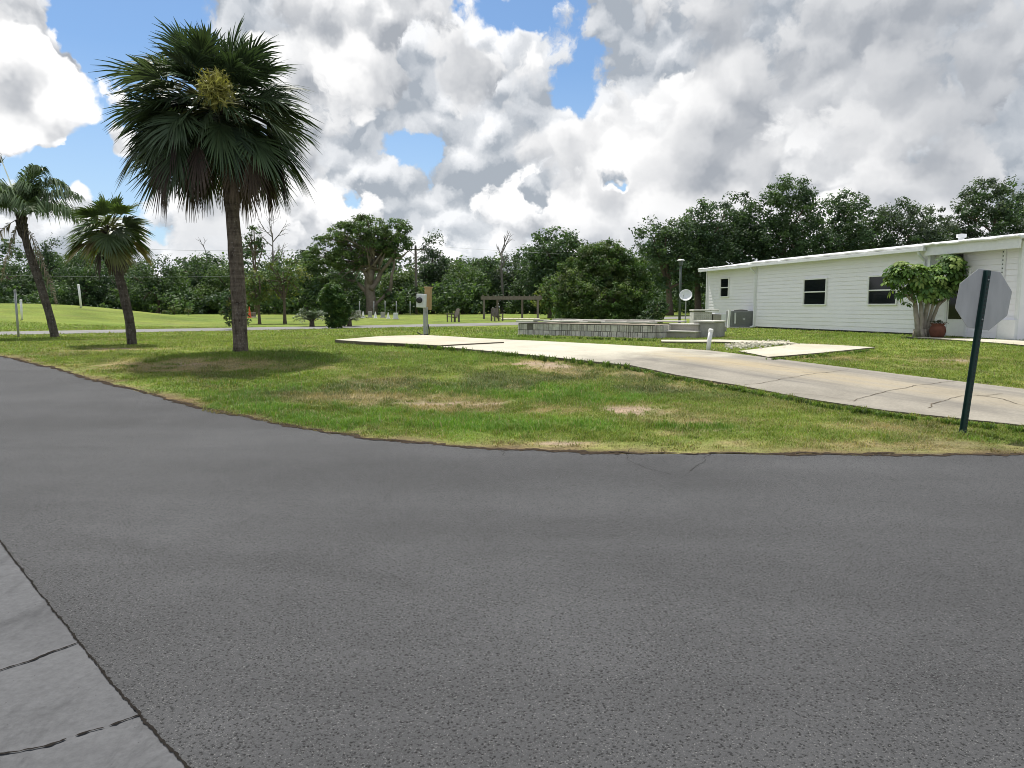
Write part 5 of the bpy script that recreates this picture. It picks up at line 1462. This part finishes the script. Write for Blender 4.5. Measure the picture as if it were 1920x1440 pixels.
# sky coordinates: conformal around the north, smaller clouds towards the horizon
iy = math_n(nt, 'DIVIDE', 1.0, math_n(nt, 'ADD', sx2.outputs[1], 1.02))
su = math_n(nt, 'MULTIPLY', sx2.outputs[0], iy); sv_ = math_n(nt, 'MULTIPLY', math_n(nt, 'MAXIMUM', sx2.outputs[2], -.02), iy)
v0 = math_n(nt, 'ADD', sv_, .42)
cmb = nt.nodes.new('ShaderNodeCombineXYZ')
nt.links.new(math_n(nt, 'MULTIPLY', su, 1.9), cmb.inputs[0]); nt.links.new(math_n(nt, 'LOGARITHM', v0, 2.71828), cmb.inputs[1])
P2 = cmb.outputs[0]
def layer(name, scale, seed, bias, covk, dark, bright, thick, edge=.085):
    """one bank of cumulus: rounded puffs upon puffs, lit from above -> (brightness, opacity)"""
    gr = bpy.data.node_groups.new(name, 'ShaderNodeTree')
    gr.interface.new_socket('P', in_out='INPUT', socket_type='NodeSocketVector')
    gr.interface.new_socket('Cover', in_out='INPUT', socket_type='NodeSocketFloat')
    gr.interface.new_socket('Value', in_out='OUTPUT', socket_type='NodeSocketFloat')
    gr.interface.new_socket('Alpha', in_out='OUTPUT', socket_type='NodeSocketFloat')
    gi = gr.nodes.new('NodeGroupInput'); go = gr.nodes.new('NodeGroupOutput')
    w_ = vmath(gr, 'ADD', vmath(gr, 'SCALE', gi.outputs[0], s=scale), (seed, seed * .37, 0))
    def n2(v, s, det, ro=.5):
        n = nnode(gr, 'ShaderNodeTexNoise', noise_dimensions='2D'); gr.links.new(v, n.inputs['Vector'])
        n.inputs['Scale'].default_value = s; n.inputs['Detail'].default_value = det; n.inputs['Roughness'].default_value = ro
        return n
    def vor(v, s, sm=0.0):
        n = nnode(gr, 'ShaderNodeTexVoronoi', voronoi_dimensions='2D', feature='SMOOTH_F1' if sm else 'F1'); gr.links.new(v, n.inputs['Vector'])
        n.inputs['Scale'].default_value = s
        if sm: n.inputs['Smoothness'].default_value = sm
        return n.outputs['Distance']
    wp = vmath(gr, 'SUBTRACT', n2(w_, 2.6, 5, .62).outputs['Color'], (.5, .5, .5))
    w_ = vmath(gr, 'ADD', w_, vmath(gr, 'MULTIPLY', wp, (.30, .24, 0)))
    def low(v):
        b = math_n(gr, 'MULTIPLY', math_n(gr, 'SUBTRACT', n2(v, 1.0, 2, .5).outputs['Fac'], .5), 1.5)
        return math_n(gr, 'MULTIPLY_ADD', vor(v, 2.3, .25), -.42, b)
    l0 = low(w_); l1 = low(vmath(gr, 'ADD', w_, (-.03, .15, 0)))
    p0 = vor(w_, 6.2, .2); p1 = vor(vmath(gr, 'ADD', w_, (-.012, .05, 0)), 6.2, .2)
    f3 = n2(w_, 11, 4, .6).outputs['Fac']
    d = math_n(gr, 'MULTIPLY_ADD', p0, -.20, l0)
    d = math_n(gr, 'MULTIPLY_ADD', f3, .22, d)
    d = math_n(gr, 'ADD', d, math_n(gr, 'MULTIPLY_ADD', gi.outputs[1], covk, bias))
    al = maprange(gr, d, 0, edge, 0, 1, True)
    g1 = math_n(gr, 'SUBTRACT', l0, l1)         # broad: lit tops, grey undersides
    g2 = math_n(gr, 'SUBTRACT', p1, p0)         # each puff
    v = math_n(gr, 'MULTIPLY_ADD', g1, 1.5, (dark + bright) / 2)
    v = math_n(gr, 'MULTIPLY_ADD', g2, .7, v)
    v = math_n(gr, 'MULTIPLY_ADD', math_n(gr, 'SUBTRACT', f3, .5), .28, v)
    v = math_n(gr, 'MULTIPLY_ADD', math_n(gr, 'MAXIMUM', math_n(gr, 'SUBTRACT', d, .12), 0.0), -thick, v)
    # thin rims let the sun through
    v = math_n(gr, 'MULTIPLY_ADD', maprange(gr, d, 0, .16, 1, 0), .04, v)
    gr.links.new(maprange(gr, v, dark, bright, 0, 1), go.inputs[0]); gr.links.new(al, go.inputs[1])
    return gr
def use(gr):
    g = nt.nodes.new('ShaderNodeGroup'); g.node_tree = gr; nt.links.new(P2, g.inputs[0]); nt.links.new(cov, g.inputs[1]); return g.outputs[0], g.outputs[1]
skyc = vmath(nt, 'MULTIPLY', vmath(nt, 'SCALE', sky.outputs[0], s=SKY_S), (.78, .98, 1.14))
hz = maprange(nt, sx2.outputs[2], .0, .30, .6, .05)
cur = mixc(nt, hz, skyc, (.58, .71, .86))
shade = blobsum([(1800, 50, 230, .6), (1500, 40, 150, .35), (60, 80, 90, -.55), (720, 175, 80, .38), (1330, 395, 120, .34), (1830, 270, 100, .36), (1130, 90, 110, .26), (560, 230, 60, .2), (780, 390, 100, .15), (1330, 250, 60, .12), (30, 215, 30, .15)])
LAYERS = [(layer('cloud_bank_far', 4.4, 3.3, .26, 1.0, .30, .85, .25, .12), (.36, .395, .44), (.90, .905, .915), .8),
          (layer('cloud_bank_mid', 3.3, 11.7, .02, .9, .25, .85, .45), (.34, .365, .405), (1.0, .995, .99), .95),
          (layer('cloud_bank_near', 2.1, 21.4, -.05, .8, .25, .85, .55), (.34, .365, .405), (1.02, 1.01, 1.0), .95)]
for gr, lo_, hi_, am in LAYERS:
    v, al = use(gr)
    v = math_n(nt, 'MULTIPLY', v, math_n(nt, 'SUBTRACT', 1.0, math_n(nt, 'MULTIPLY', shade, am)))
    c = mixc(nt, v, lo_, hi_)
    c = mixc(nt, maprange(nt, sx2.outputs[2], .0, .15, .35, 0), c, (.74, .79, .86))
    cur = mixc(nt, math_n(nt, 'MULTIPLY', al, .97), cur, c)
nt.links.new(cur, bg.inputs['Color']); bg.inputs['Strength'].default_value = 1.0
w.cycles.sampling_method = 'NONE'

# ---------------------------------------------------------------- camera and output
cd = bpy.data.cameras.new('camera'); cam = bpy.data.objects.new('camera', cd); COL.objects.link(cam)
cam.location = (0, 0, H); cam.rotation_euler = (pi / 2 - PIT, 0, 0)
cd.sensor_width = 36; cd.lens = 36 * F / 1920; cd.clip_end = 3000; cd.clip_start = .05
sc.camera = cam
vs = sc.view_settings; vs.view_transform = 'Standard'; vs.look = 'None'; vs.exposure = .2; vs.gamma = 1
sc.render.resolution_x, sc.render.resolution_y = 1024, 768
sc.cycles.use_denoising = True
sc.cycles.filter_width = .95
sc.cycles.sample_clamp_indirect = 4
sc.cycles.max_bounces = 6
